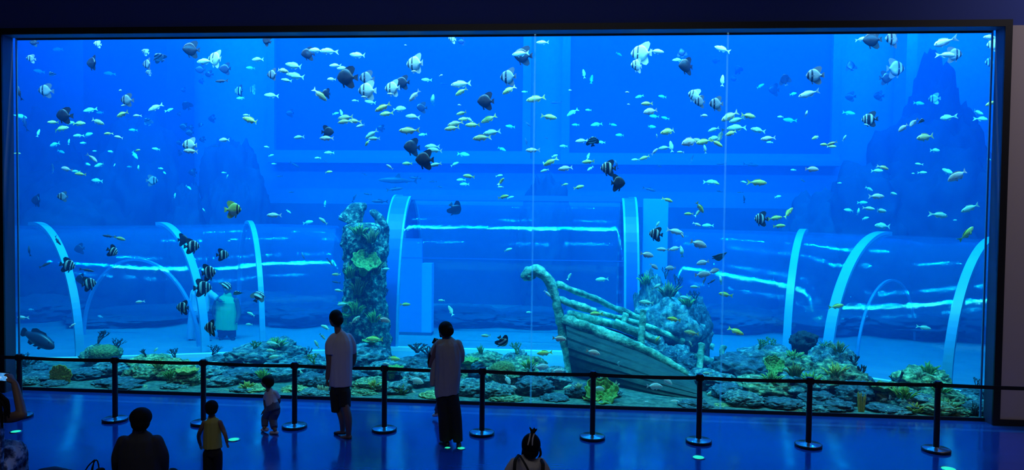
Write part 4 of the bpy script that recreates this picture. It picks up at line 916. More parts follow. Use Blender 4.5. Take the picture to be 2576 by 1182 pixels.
# ---- visitors inside the walk-through tunnel
M_mint = mat('bright_green_shirt', (.10, .75, .25), .8); M_wt = mat('bright_white_cloth', (.9, .95, .95), .8); M_lilac = mat('pale_blue_trousers', (.45, .6, .8), .85)
def tunnel_people():
    Y = 4.75; F = Fig(Y)
    F.head((507, 703), 9.5, 12, 90); F.limb([(507, 712), (507, 724)], [5.5, 6]); F.limb([(505, 738), (505, 760), (500, 790)], [15, 17, 16], .55)
    F.limb([(486, 735), (482, 760), (490, 780, .1)], [6, 5.5, 4]); F.hand((490, 780, .1), (500, 784, .14), .9); F.limb([(524, 733), (540, 748, .05), (556, 757, .05)], [6, 5, 4]); F.hand((556, 757, .05), (566, 760, .05), .9)
    F.limb([(486, 785), (480, 820), (480, 856)], [9, 7, 5]); F.limb([(510, 785), (514, 820), (519, 856)], [9, 7, 5])
    b = F.make('person', M_skin, .008, 2, at_=ground(500, 862, 0)); tag(b, 'visitor in white shirt and pale trousers standing inside the tunnel', 'person')
    F.ball((508, 699), 10.5, 11); F.make('hair', M_hair, .01, 1, b); F.cloth = True
    F.limb([(506, 722), (505, 740), (503, 782)], [10, 25, 23], .7); F.limb([(488, 735), (483, 757)], [8, 8]); F.limb([(524, 734), (546, 750)], [9, 7]); F.make('shirt', M_wt, .009, 2, b, .008, 2)
    F.limb([(502, 780), (502, 792)], [22, 22], .7); F.limb([(486, 788), (481, 820), (479, 852)], [11, 10, 9]); F.limb([(511, 788), (515, 820), (519, 852)], [11, 10, 9]); F.make('trousers', M_lilac, .009, 2, b, .004)
    F.cloth = False
    for x in (482, 521): F.limb([(x, 859), (x+10, 859)], [5, 4]); F.make('shoe', M_shoe, .008, 1, b)
    Y = 5.0; F = Fig(Y)
    F.head((572, 728), 10, 12, 180); F.limb([(572, 738), (572, 746)], [6, 6]); F.limb([(570, 762), (570, 790), (570, 815)], [16, 18, 18], .55)
    F.limb([(546, 755), (538, 785), (545, 805, -.1)], [7, 6, 4]); F.hand((545, 805, -.1), (552, 812, -.12), .9); F.limb([(594, 755), (601, 785), (596, 808, -.1)], [7, 6, 4]); F.hand((596, 808, -.1), (590, 815, -.12), .9)
    F.limb([(560, 810), (558, 835), (558, 850)], [10, 8, 6]); F.limb([(582, 810), (584, 835), (584, 850)], [10, 8, 6])
    b = F.make('person', M_skin, .008, 2, at_=ground(570, 856, 0)); tag(b, 'visitor in bright green top facing out from inside the tunnel', 'person')
    F.ball((572, 723, .03), 11.5, 12); F.make('hair', M_hair, .01, 1, b); F.cloth = True
    F.limb([(572, 744), (570, 760), (569, 800), (568, 828)], [12, 27, 30, 30], .7); F.make('top', M_mint, .009, 2, b, .008, 2)
    F.limb([(570, 822), (570, 834)], [24, 25], .7); F.limb([(559, 832), (558, 848)], [11, 10]); F.limb([(583, 832), (584, 848)], [11, 10]); F.make('trousers', M_blk, .009, 2, b)
    F.cloth = False
    for x in (556, 586): F.limb([(x, 853), (x, 855, -.12)], [6, 5]); F.make('shoe', M_shoe, .008, 1, b)
tunnel_people()
# ================================================================= FISH
# every fish swims nose along its own +x, one unit long
def fish_bm(prof, width, n=18, bend=0):
    """prof: (x, top, bottom) stations from nose to tail root."""
    bm = bmesh.new(); rs = []
    P = curve_pts([(x, t, b) for x, t, b in prof], 4)
    for q in P:
        x, t, b = q; c = (t+b)/2; h = max((t-b)/2, .004); s = .5-x
        w = width*min(1, (h/.5 if False else 1))*math.sqrt(max(0, math.sin(PI*min(1, max(0, (s*.86+.06))))))*min(1, h*9)
        rs.append([Vector((x, w*math.cos(2*PI*k/n), c+h*math.sin(2*PI*k/n))) for k in range(n)])
    rings(bm, rs); return bm
def fin(bm, poly, th=.012, y=0):
    """a thin fin with a swollen root, from an outline in the x-z plane."""
    a = [bm.verts.new((x, y-th/2, z)) for x, z in poly]; b = [bm.verts.new((x, y+th/2, z)) for x, z in poly]
    bm.faces.new(a[::-1]); bm.faces.new(b); n = len(poly)
    for i in range(n): bm.faces.new((a[i], a[(i+1) % n], b[(i+1) % n], b[i]))
def side_fin(bm, root, tip, tip2, y):
    for s in (-1, 1):
        r0 = Vector((root[0], s*y, root[1]+.01)); r1 = Vector((root[0]-.01, s*y, root[1]-.035)); t0 = Vector((tip[0], s*(y+.07), (tip[1]+tip2[1])/2)); m0 = (r0+t0)/2+Vector((0, s*.02, .025)); m1 = (r1+t0)/2+Vector((0, s*.02, -.03))
        o = Vector((0, s*.006, 0)); A = [bm.verts.new(v) for v in (r0, m0, t0, m1, r1)]; B = [bm.verts.new(v+o) for v in (r0, m0, t0, m1, r1)]
        bm.faces.new(A); bm.faces.new(B[::-1])
        for i in range(5): bm.faces.new((A[i], B[i], B[(i+1) % 5], A[(i+1) % 5]))
def eye(bm, x, z, y, r):
    for s in (-1, 1):
        vs = bmesh.ops.create_icosphere(bm, subdivisions=2, radius=r)['verts']
        for v in vs: v.co = Vector((v.co.x+x, v.co.y*.5+s*y, v.co.z+z))
SP = {}
# deep-bodied batfish
SP['bat'] = dict(prof=[(.5, .00, -.03), (.46, .10, -.09), (.36, .26, -.21), (.18, .39, -.34), (0, .42, -.38), (-.16, .33, -.32), (-.27, .17, -.17), (-.33, .075, -.085), (-.37, .065, -.075)], width=.11,
    dorsal=[(.16, .36), (.02, .46), (-.16, .55), (-.32, .56), (-.40, .44), (-.36, .27), (-.30, .13), (-.2, .25)], anal=[(.10, -.34), (0, -.42), (-.14, -.52), (-.28, -.56), (-.38, -.46), (-.35, -.28), (-.29, -.13), (-.18, -.26)],
    tail=[(-.34, .06), (-.42, .12), (-.52, .17), (-.50, 0), (-.52, -.18), (-.42, -.13), (-.34, -.07)], pelvic=[(.2, -.3), (.12, -.52), (.05, -.5), (.1, -.33)], eye=(.39, .09, .045, .028), pec=((.2, -.02), (.02, .02), (.0, -.1), .10))
# trevally / snapper shape
SP['snap'] = dict(prof=[(.5, .0, -.02), (.45, .055, -.06), (.34, .115, -.115), (.18, .15, -.15), (0, .145, -.145), (-.16, .105, -.105), (-.28, .055, -.06), (-.35, .03, -.035), (-.38, .028, -.032)], width=.075,
    dorsal=[(.2, .14), (.12, .20), (-.02, .195), (-.14, .165), (-.26, .10), (-.22, .07), (-.05, .12)], anal=[(-.05, -.13), (-.12, -.19), (-.2, -.15), (-.27, -.08), (-.2, -.08)],
    tail=[(-.36, .028), (-.44, .09), (-.55, .165), (-.48, .0), (-.55, -.165), (-.44, -.09), (-.36, -.03)], pelvic=[(.17, -.13), (.10, -.21), (.06, -.2), (.1, -.14)], eye=(.385, .03, .047, .022), pec=((.2, -.03), (.04, -.04), (.03, -.09), .07))
# rounder oval fish: rabbitfish, bream
SP['oval'] = dict(prof=[(.5, -.02, -.05), (.45, .06, -.08), (.34, .15, -.14), (.18, .20, -.18), (0, .20, -.19), (-.16, .155, -.155), (-.28, .075, -.08), (-.35, .035, -.04), (-.38, .03, -.035)], width=.085,
    dorsal=[(.24, .175), (.16, .245), (-.02, .25), (-.16, .215), (-.28, .13), (-.22, .1), (-.05, .17)], anal=[(.0, -.17), (-.08, -.24), (-.2, -.2), (-.28, -.11), (-.2, -.11)],
    tail=[(-.36, .03), (-.44, .10), (-.53, .15), (-.485, .0), (-.53, -.15), (-.44, -.10), (-.36, -.035)], pelvic=[(.2, -.16), (.12, -.25), (.07, -.23), (.1, -.17)], eye=(.38, .03, .05, .026), pec=((.2, -.04), (.04, -.02), (.02, -.1), .08))
# slender fish
SP['slim'] = dict(prof=[(.5, .0, -.01), (.42, .045, -.045), (.3, .08, -.08), (.1, .095, -.095), (-.1, .08, -.08), (-.26, .04, -.045), (-.36, .022, -.025), (-.38, .02, -.022)], width=.06,
    dorsal=[(.12, .09), (.06, .145), (-.02, .12), (-.12, .10), (-.2, .07), (-.05, .08)], anal=[(-.08, -.08), (-.14, -.13), (-.22, -.07), (-.15, -.06)],
    tail=[(-.36, .02), (-.45, .08), (-.54, .13), (-.48, 0), (-.54, -.13), (-.45, -.08), (-.36, -.02)], pelvic=[(.14, -.08), (.08, -.14), (.05, -.13), (.08, -.09)], eye=(.40, .02, .038, .017), pec=((.22, -.02), (.06, -.04), (.06, -.08), .055))
# shark
SP['shark'] = dict(prof=[(.5, .0, -.01), (.42, .04, -.035), (.28, .075, -.06), (.08, .09, -.075), (-.12, .07, -.055), (-.3, .03, -.025), (-.42, .014, -.012), (-.45, .012, -.01)], width=.075,
    dorsal=[(.08, .08), (-.02, .19), (-.06, .18), (-.08, .075), (.0, .07)], anal=[(-.2, -.04), (-.25, -.09), (-.28, -.03)], tail=[(-.43, .014), (-.5, .12), (-.55, .17), (-.5, .02), (-.53, -.07), (-.43, -.012)],
    pelvic=[(.2, -.05), (.08, -.17), (.08, -.06)], eye=(.42, .01, .035, .01), pec=((.2, -.03), (.04, -.10), (.06, -.03), .07))
# grouper
SP['group'] = dict(prof=[(.5, -.02, -.06), (.44, .05, -.11), (.3, .12, -.16), (.1, .16, -.18), (-.1, .14, -.15), (-.25, .09, -.10), (-.35, .065, -.07), (-.38, .06, -.065)], width=.12,
    dorsal=[(.22, .13), (.14, .20), (-.02, .20), (-.14, .22), (-.26, .17), (-.27, .09), (-.1, .12)], anal=[(-.08, -.14), (-.16, -.22), (-.25, -.2), (-.26, -.1), (-.15, -.12)],
    tail=[(-.36, .06), (-.46, .11), (-.52, .09), (-.54, 0), (-.52, -.1), (-.46, -.12), (-.36, -.065)], pelvic=[(.18, -.16), (.1, -.24), (.05, -.23), (.08, -.16)], eye=(.37, .05, .075, .016), pec=((.2, -.06), (.06, -.1), (.05, -.17), .11))
PARTS = {}
def fix(bm, bend):
    for v in bm.verts: v.co.y += bend*((v.co.x-.1)**2 if v.co.x < .1 else .25*(v.co.x-.1)**2)
    bmesh.ops.recalc_face_normals(bm, faces=bm.faces[:])
def to_mesh(bm, name, bend):
    fix(bm, bend); me = bpy.data.meshes.new(name); bm.to_mesh(me); bm.free()
    me.polygons.foreach_set('use_smooth', [True]*len(me.polygons)); me.set_sharp_from_angle(angle=1.0); return me
for sp, d in SP.items():
    for bi, bend in enumerate((0, .7, -.7)):
        bm = fish_bm(d['prof'], d['width']); parts = {'body': to_mesh(bm, 'body', bend)}
        for nm, key in (('dorsal_fin', 'dorsal'), ('anal_fin', 'anal'), ('tail_fin', 'tail'), ('pelvic_fin', 'pelvic')):
            bm = bmesh.new(); fin(bm, d[key]); parts[nm] = to_mesh(bm, nm, bend)
        bm = bmesh.new(); side_fin(bm, *d['pec']); parts['pectoral_fin'] = to_mesh(bm, 'pectoral_fin', bend)
        bm = bmesh.new(); eye(bm, *d['eye']); parts['eyes'] = to_mesh(bm, 'eyes', bend)
        bm = fish_bm(d['prof'], d['width'], 12)
        for key in ('dorsal', 'anal', 'tail'): fin(bm, d[key])
        parts['whole'] = to_mesh(bm, 'small_fish', bend); PARTS[sp, bi] = parts
def fish_mat(name, back, flank, belly, bars=(), barc=(.015, .015, .02), rough=.35, soft=.02):
    m = mat(name, flank, rough); b = m.node_tree.nodes['Principled BSDF']
    tc = N(m, 'ShaderNodeTexCoord'); sp = N(m, 'ShaderNodeSeparateXYZ'); L(m, tc.outputs['Object'], sp.inputs[0])
    mz = N(m, 'ShaderNodeMapRange'); mz.inputs['From Min'].default_value = -.2; mz.inputs['From Max'].default_value = .2; L(m, sp.outputs['Z'], mz.inputs['Value'])
    r = ramp(m, [(.2, belly), (.5, flank), (.85, back)]); L(m, mz.outputs[0], r.inputs[0]); out = r.outputs[0]
    if bars:
        mx = N(m, 'ShaderNodeMapRange'); mx.inputs['From Min'].default_value = -.55; mx.inputs['From Max'].default_value = .55; L(m, sp.outputs['X'], mx.inputs['Value'])
        st = [(0, (0, 0, 0))]
        for a, c in sorted(bars):
            a, c = (a+.55)/1.1, (c+.55)/1.1; st += [(max(0, a-soft), (0, 0, 0)), (a, (1, 1, 1)), (c, (1, 1, 1)), (min(1, c+soft), (0, 0, 0))]
        rb = ramp(m, st); L(m, mx.outputs[0], rb.inputs[0]); mix = N(m, 'ShaderNodeMix', data_type='RGBA')
        L(m, rb.outputs[0], mix.inputs[0]); L(m, out, mix.inputs[6]); mix.inputs[7].default_value = (*barc, 1); out = mix.outputs[2]
    nz = N(m, 'ShaderNodeTexNoise', Scale=9, Detail=3); L(m, tc.outputs['Object'], nz.inputs['Vector']); hs = N(m, 'ShaderNodeHueSaturation'); mr = N(m, 'ShaderNodeMapRange'); mr.inputs['To Min'].default_value = .75; mr.inputs['To Max'].default_value = 1.25
    L(m, nz.outputs['Fac'], mr.inputs['Value']); L(m, mr.outputs[0], hs.inputs['Value']); L(m, out, hs.inputs['Color']); L(m, hs.outputs[0], b.inputs['Base Color']); return m
BARS3 = ((.34, .42), (.10, .19))
K = {  # kind: species, body material, fin material, name, phrase
 'bd': ('bat', fish_mat('dark_batfish', (.018, .015, .022), (.032, .027, .036), (.03, .026, .034), ((.33, .42), (.12, .2)), (.03, .028, .035)), mat('dark_fin', (.02, .018, .026), .5), 'batfish', 'dark batfish'),
 'bb': ('bat', fish_mat('barred_batfish', (.28, .27, .28), (.36, .35, .36), (.50, .50, .50), BARS3, (.02, .02, .03)), mat('grey_fin', (.16, .15, .18), .5), 'batfish', 'grey black-barred batfish'),
 'bw': ('bat', fish_mat('pale_batfish', (.75, .75, .70), (.85, .85, .80), (.85, .85, .80), ((.35, .40), (.14, .19)), (.06, .06, .07)), mat('pale_fin', (.7, .7, .66), .5), 'batfish', 'pale batfish'),
 'bz': ('bat', fish_mat('banded_batfish', (.55, .58, .5), (.65, .68, .6), (.7, .72, .65), ((.40, .45), (.24, .32), (-.05, .14), (-.35, -.2)), (.012, .014, .02)), mat('black_fin', (.03, .03, .04), .5), 'banded_fish', 'black and white banded fish'),
 'by': ('bat', fish_mat('yellow_banded', (.55, .55, .12), (.65, .62, .2), (.75, .75, .5), ((.40, .45), (.22, .29)), (.02, .02, .02)), mat('yellow_fin', (.6, .55, .1), .5), 'banded_fish', 'yellow-backed banded fish'),
 'yt': ('snap', fish_mat('yellow_snapper', (.70, .78, .08), (.92, .92, .30), (.90, .92, .62)), mat('yellow_fin_pale', (.75, .72, .15), .5), 'yellow_snapper', 'yellow fish'),
 'gr': ('snap', fish_mat('golden_fish', (.50, .46, .14), (.80, .72, .34), (.88, .86, .6)), mat('golden_fin', (.7, .62, .28), .5), 'golden_snapper', 'golden-brown fish'),
 'sl': ('snap', fish_mat('silver_fish', (.72, .73, .70), (.92, .92, .86), (.92, .92, .9)), mat('silver_fin', (.85, .85, .80), .5), 'silver_bream', 'silver fish'),
 'tl': ('snap', fish_mat('greenish_fish', (.36, .72, .50), (.62, .93, .70), (.75, .93, .82)), mat('greenish_fin', (.55, .88, .65), .5), 'green_jack', 'pale green fish'),
 'pk': ('oval', fish_mat('pinkish_fish', (.70, .55, .52), (.92, .80, .76), (.92, .88, .84)), mat('pinkish_fin', (.7, .45, .42), .5), 'pink_bream', 'pinkish fish'),
 'rf': ('oval', fish_mat('white_oval', (.60, .68, .70), (.80, .86, .86), (.85, .88, .88)), mat('white_fin', (.72, .78, .8), .5), 'rabbitfish', 'whitish oval fish'),
 'dk': ('slim', fish_mat('dark_slim', (.03, .03, .05), (.08, .07, .09), (.12, .11, .12)), mat('dark_slim_fin', (.06, .055, .07), .5), 'dark_wrasse', 'dark slender fish'),
 'sh': ('shark', fish_mat('grey_shark', (.04, .06, .09), (.06, .09, .12), (.15, .18, .2)), mat('grey_shark_fin', (.05, .07, .1), .5), 'reef_shark', 'hazy grey shark'),
 'gp': ('group', fish_mat('dark_grouper', (.02, .03, .06), (.035, .045, .08), (.06, .07, .10)), mat('grouper_fin', (.03, .04, .07), .5), 'grouper', 'big dark grouper'),
}
M_eye = mat('fish_eye', (.01, .01, .012), .15)
_fm = {}
def fish_mesh(sp, bi, part, m):
    key = (sp, bi, part, m.name)
    if key not in _fm:
        c = PARTS[sp, bi][part].copy(); c.materials.append(m); _fm[key] = c
    return _fm[key]
FISH = []
FR = random.Random(5)
def fish(px, py, length, tilt, dr, kind, Y, yaw=0):
    """picture place and length, nose-up tilt in degrees, -1 heading left / +1 right, kind, depth behind the glass, turn away."""
    sp, bmat, fmat, name, phrase = K[kind]; bi = FR.choice((0, 0, 1, 2)) if sp in ('snap', 'slim', 'oval') else FR.choice((0, 1, 2))
    Y = (Y if Y > 3 or py > 800 else Y+.55)*FR.uniform(.97, 1.05)+FR.uniform(0, .06)
    t = math.radians(tilt); h = RT*(dr*math.cos(t))+UP*math.sin(t); u = UP*math.cos(t)-RT*(dr*math.sin(t))
    if abs(tilt) > 70: u = RT if False else u
    ya = math.radians(yaw if yaw else FR.uniform(-18, 18)); s = u.cross(h)
    h2 = (h*math.cos(ya)+s*math.sin(ya)).normalized(); s2 = u.cross(h2)
    size = length*mpp(Y)/1.02/max(.45, math.cos(ya) if not yaw else 1)
    M = Matrix((h2, s2, u)).transposed().to_4x4(); M = M @ Matrix.Diagonal((size, size, size, 1)); M.translation = at(px, py, Y)
    big = length > 25 and Y < 4
    o = bpy.data.objects.new(name, fish_mesh(sp, bi, 'body' if big else 'whole', bmat)); col.objects.link(o); o.matrix_world = M
    if big:
        ps = ['dorsal_fin', 'anal_fin', 'tail_fin']
        if length > 32: ps += ['pelvic_fin', 'pectoral_fin', 'eyes']
        for p in ps:
            c = bpy.data.objects.new(p, fish_mesh(sp, bi, p, M_eye if p == 'eyes' else fmat)); col.objects.link(c); c.parent = o
    size_w = 'large ' if length > 44 else 'tiny ' if length < 17 else 'small ' if length < 25 else ''
    pose = ' nose-up' if tilt > 32 else ' nose-down' if tilt < -32 else ''
    if abs(yaw) > 40: pose = ' seen end-on'
    haze = 'hazy ' if Y > 2.6 else ''
    head = ', heading right' if dr > 0 else ', heading left'
    FISH.append((o, px, py, haze+size_w+phrase+pose+head, 'fish', None)); return o
def table(ox, oy, sc_, rows):
    for r in rows:
        x, y, l, t, d, k, Y = r[:7]; fish(ox+x/sc_, oy+y/sc_, l/sc_, t, d, k, Y, r[7] if len(r) > 7 else 0)
S = 2.9545
# upper left
table(0, 60, S, [
 (250,138,60,0,-1,'bd',.8),(428,190,90,0,-1,'sl',8),(230,258,66,0,-1,'bb',.9,40),(690,292,108,0,-1,'bd',.7),(725,150,56,0,-1,'bw',1.0,45),(1078,208,52,20,-1,'bw',1.3,50),(1097,300,86,0,-1,'bb',1.0),(1106,362,48,0,-1,'bb',1.5,40),
 (1183,252,95,55,-1,'bb',1.1,62),(1420,190,122,0,-1,'bd',.6),(1520,280,132,0,-1,'sl',.5),(1605,262,128,8,-1,'bw',.7),(1490,340,78,0,-1,'bd',4.6),(1550,374,62,0,-1,'bd',4.9),(1675,335,92,0,-1,'bd',2.5),(1645,425,112,0,-1,'dk',1.2),(1495,427,46,0,-1,'bd',8),
 (385,375,50,70,-1,'bb',1.5,55),(335,495,106,0,-1,'bb',.9),(290,352,80,10,-1,'sl',8),(140,510,110,82,-1,'dk',.7),(810,368,80,0,-1,'sl',9),(1780,500,86,0,-1,'bz',3),(1880,490,70,0,-1,'bb',5.6),(1790,552,70,0,-1,'tl',4),(1365,492,45,0,-1,'bd',7),
 (897,495,36,0,-1,'rf',.5),(938,565,96,0,-1,'bb',.8),(918,606,42,-8,-1,'sl',.6),(670,640,100,-12,-1,'tl',2.4),(745,660,60,0,-1,'sl',8),(908,672,106,-18,-1,'yt',.7),(1015,682,62,-4,-1,'sl',.9),(1155,622,112,-28,-1,'sl',1.4),(1262,640,62,20,1,'tl',2.6),
 (1385,602,80,65,-1,'bd',5.2,60),(1330,670,36,0,-1,'bd',8),(1575,705,62,0,-1,'bd',8),(1830,678,52,0,-1,'yt',1.5),(1862,716,134,18,-1,'yt',.55),(470,680,122,0,-1,'bd',.6),(395,732,78,0,-1,'yt',1.0),(515,738,90,8,1,'tl',1.8),(590,740,104,0,1,'yt',1.2),(725,727,108,-22,1,'gr',1.0),
 (455,778,112,12,1,'yt',1.3),(150,688,100,-12,1,'tl',3.6),(182,735,125,84,-1,'dk',3.2),(285,810,62,80,1,'sl',2.8),(1098,722,66,75,-1,'bb',4.6,55),(985,788,62,0,-1,'tl',6),(580,830,72,-6,-1,'tl',2),(650,825,96,14,1,'tl',4),(803,815,62,-6,-1,'yt',.7),(880,842,70,12,-1,'sl',.9),
 (405,897,94,-14,-1,'tl',4),(512,875,46,78,1,'tl',3),(620,886,56,0,-1,'tl',3),(455,950,62,-20,1,'tl',6),(705,945,36,0,-1,'tl',4),(825,950,56,10,-1,'tl',3),(1020,940,50,14,1,'yt',1),(1160,930,62,10,-1,'tl',3),(1000,975,84,-50,1,'tl',5),(690,1000,92,-42,1,'sl',.9),
 (742,1050,94,-14,-1,'tl',2.8),(648,1042,62,-18,1,'tl',4),(490,1078,82,14,-1,'pk',.9),(562,1096,58,0,-1,'tl',2.2),(596,1116,76,4,-1,'yt',.7),(852,1048,24,80,1,'tl',3),(1028,1070,46,86,1,'tl',3.6),(960,1062,42,0,-1,'tl',7),(1195,1075,46,-10,1,'tl',3),(1220,1105,42,-35,1,'tl',5),
 (130,963,44,0,1,'yt',.8),(395,1075,84,80,-1,'dk',4),(720,1165,96,6,-1,'tl',4),(1135,1165,84,0,1,'bb',3.4),(1412,903,112,0,-1,'bw',.9),(1415,945,112,4,-1,'sl',.6),(1665,863,92,0,-1,'sl',1.1),(1365,765,60,10,-1,'bd',6),(1415,770,42,0,-1,'bd',7),(1410,810,60,0,-1,'bd',6.3),
 (1330,882,42,0,-1,'bd',7),(1430,1105,62,0,-1,'bd',7),(1490,750,42,60,-1,'bd',7),(1502,860,48,0,-1,'bd',7.3),(1660,1105,36,0,-1,'tl',4),(1690,1132,32,60,1,'tl',4),(1914,265,98,2,-1,'tl',.9),(1860,326,62,0,-1,'tl',5),(1340,960,46,0,1,'bd',7.6),(1600,908,60,0,-1,'dk',7)])
# upper middle left
table(640, 60, S, [
 (92,125,78,25,-1,'bd',.8),(395,222,100,-5,-1,'bd',.9),(455,197,112,6,-1,'sl',.7),(548,202,132,0,-1,'sl',.5),(768,234,126,8,-1,'sl',.8),(295,312,142,14,-1,'tl',.8),(305,388,142,12,-1,'tl',.9),(238,420,78,10,-1,'tl',1.2),(135,378,88,0,-1,'bb',.9),(208,346,104,-16,1,'gr',.6),
 (125,532,106,4,-1,'sl',2),(600,310,90,0,-1,'sl',.9),(655,330,92,0,-1,'gr',1.1),(680,396,152,0,-1,'bd',.5),(572,412,62,0,-1,'pk',.9),(834,402,112,0,-1,'bb',.9),(838,496,142,0,-1,'bw',.6),(815,542,46,0,-1,'sl',.4),(1028,480,122,0,-1,'bw',.7),(1100,436,102,0,-1,'bd',1.0),(1010,520,48,0,-1,'sl',.45),
 (1196,298,138,0,-1,'bw',.6),(1188,353,46,0,-1,'sl',.4),(487,528,128,-42,1,'gr',.5),(538,515,76,0,-1,'bd',1.0,40),(745,570,48,0,-1,'tl',1.5),(862,582,88,12,-1,'tl',1.8),(1278,417,76,4,-1,'tl',2.5),(1188,535,112,-46,-1,'sl',.6),(1325,565,82,82,1,'tl',2.6),(1240,622,82,0,-1,'bd',2.8,35),
 (952,622,128,-26,-1,'yt',.45),(980,668,106,-6,-1,'yt',1.0),(1080,632,96,8,1,'pk',2.2),(647,662,58,68,-1,'tl',2),(605,666,52,10,1,'tl',4),(675,697,122,-4,-1,'gr',1.2),(668,726,104,-10,-1,'gr',.7),(738,722,98,4,-1,'gr',.9),(790,758,72,-10,-1,'sl',1.2),(265,665,62,0,-1,'bd',7),
 (1175,690,112,8,-1,'sl',1.2),(545,802,92,0,1,'bd',1.0),(535,850,108,0,-1,'sl',.6),(330,843,86,-4,-1,'tl',1.2),(868,822,112,-32,-1,'tl',.9),(888,852,90,-2,-1,'tl',.7),(838,885,58,-55,-1,'yt',.8),(1145,794,142,-2,-1,'gr',.6),(1250,823,62,-10,-1,'tl',4),(1540,665,82,-10,-1,'yt',.8),
 (1558,708,86,-6,-1,'yt',1.0),(1600,712,60,35,-1,'tl',.9),(1620,751,108,-4,-1,'yt',.7),(1492,742,118,-14,-1,'gr',.9),(1466,776,112,-10,-1,'gr',.6),(1740,708,126,-26,-1,'yt',.8),(1762,808,132,-8,-1,'tl',.9),(1686,846,134,-6,-1,'gr',.5),(1532,448,150,-4,-1,'sl',.8),(1535,506,100,-28,-1,'yt',.7),
 (1718,575,128,0,-1,'bd',.8),(1888,396,126,0,-1,'bb',.8),(1890,492,112,-32,-1,'yt',.6),(1523,603,28,0,-1,'rf',.5),(1387,383,28,20,1,'rf',.5),(1123,158,20,0,-1,'rf',.5),(1470,112,66,0,-1,'bw',.7,35),(1540,132,56,0,-1,'bd',4),(1172,915,124,0,-1,'bd',.9),(1320,912,112,0,-1,'tl',1.1),(1338,938,108,4,-1,'tl',.9),
 (1264,1010,142,0,-1,'bd',.5),(1345,1046,92,-12,-1,'tl',.7),(92,915,46,10,-1,'tl',2),(555,958,72,-2,-1,'tl',2),(470,997,52,0,-1,'tl',2),(1135,1038,78,0,-1,'yt',1.5),(1005,1062,58,35,-1,'sl',1.2),(552,1100,58,6,1,'yt',1.7),(525,1018,48,-30,1,'dk',6),(300,1047,80,-30,1,'dk',7),(187,1132,52,0,-1,'dk',6),(820,1118,42,-25,1,'dk',7),
 (1592,1132,88,8,-1,'yt',1.1),(1490,1042,66,25,1,'tl',2.4),(1820,1128,54,10,1,'tl',2),(1838,1166,58,50,1,'tl',1.8),(125,977,40,15,1,'tl',4),(145,1040,36,0,-1,'tl',4),(1555,970,92,-8,1,'tl',5),(1840,930,66,-25,1,'tl',6),(1900,762,70,6,-1,'tl',6),(940,775,56,10,-1,'bd',6),(1405,446,62,0,-1,'dk',8)])
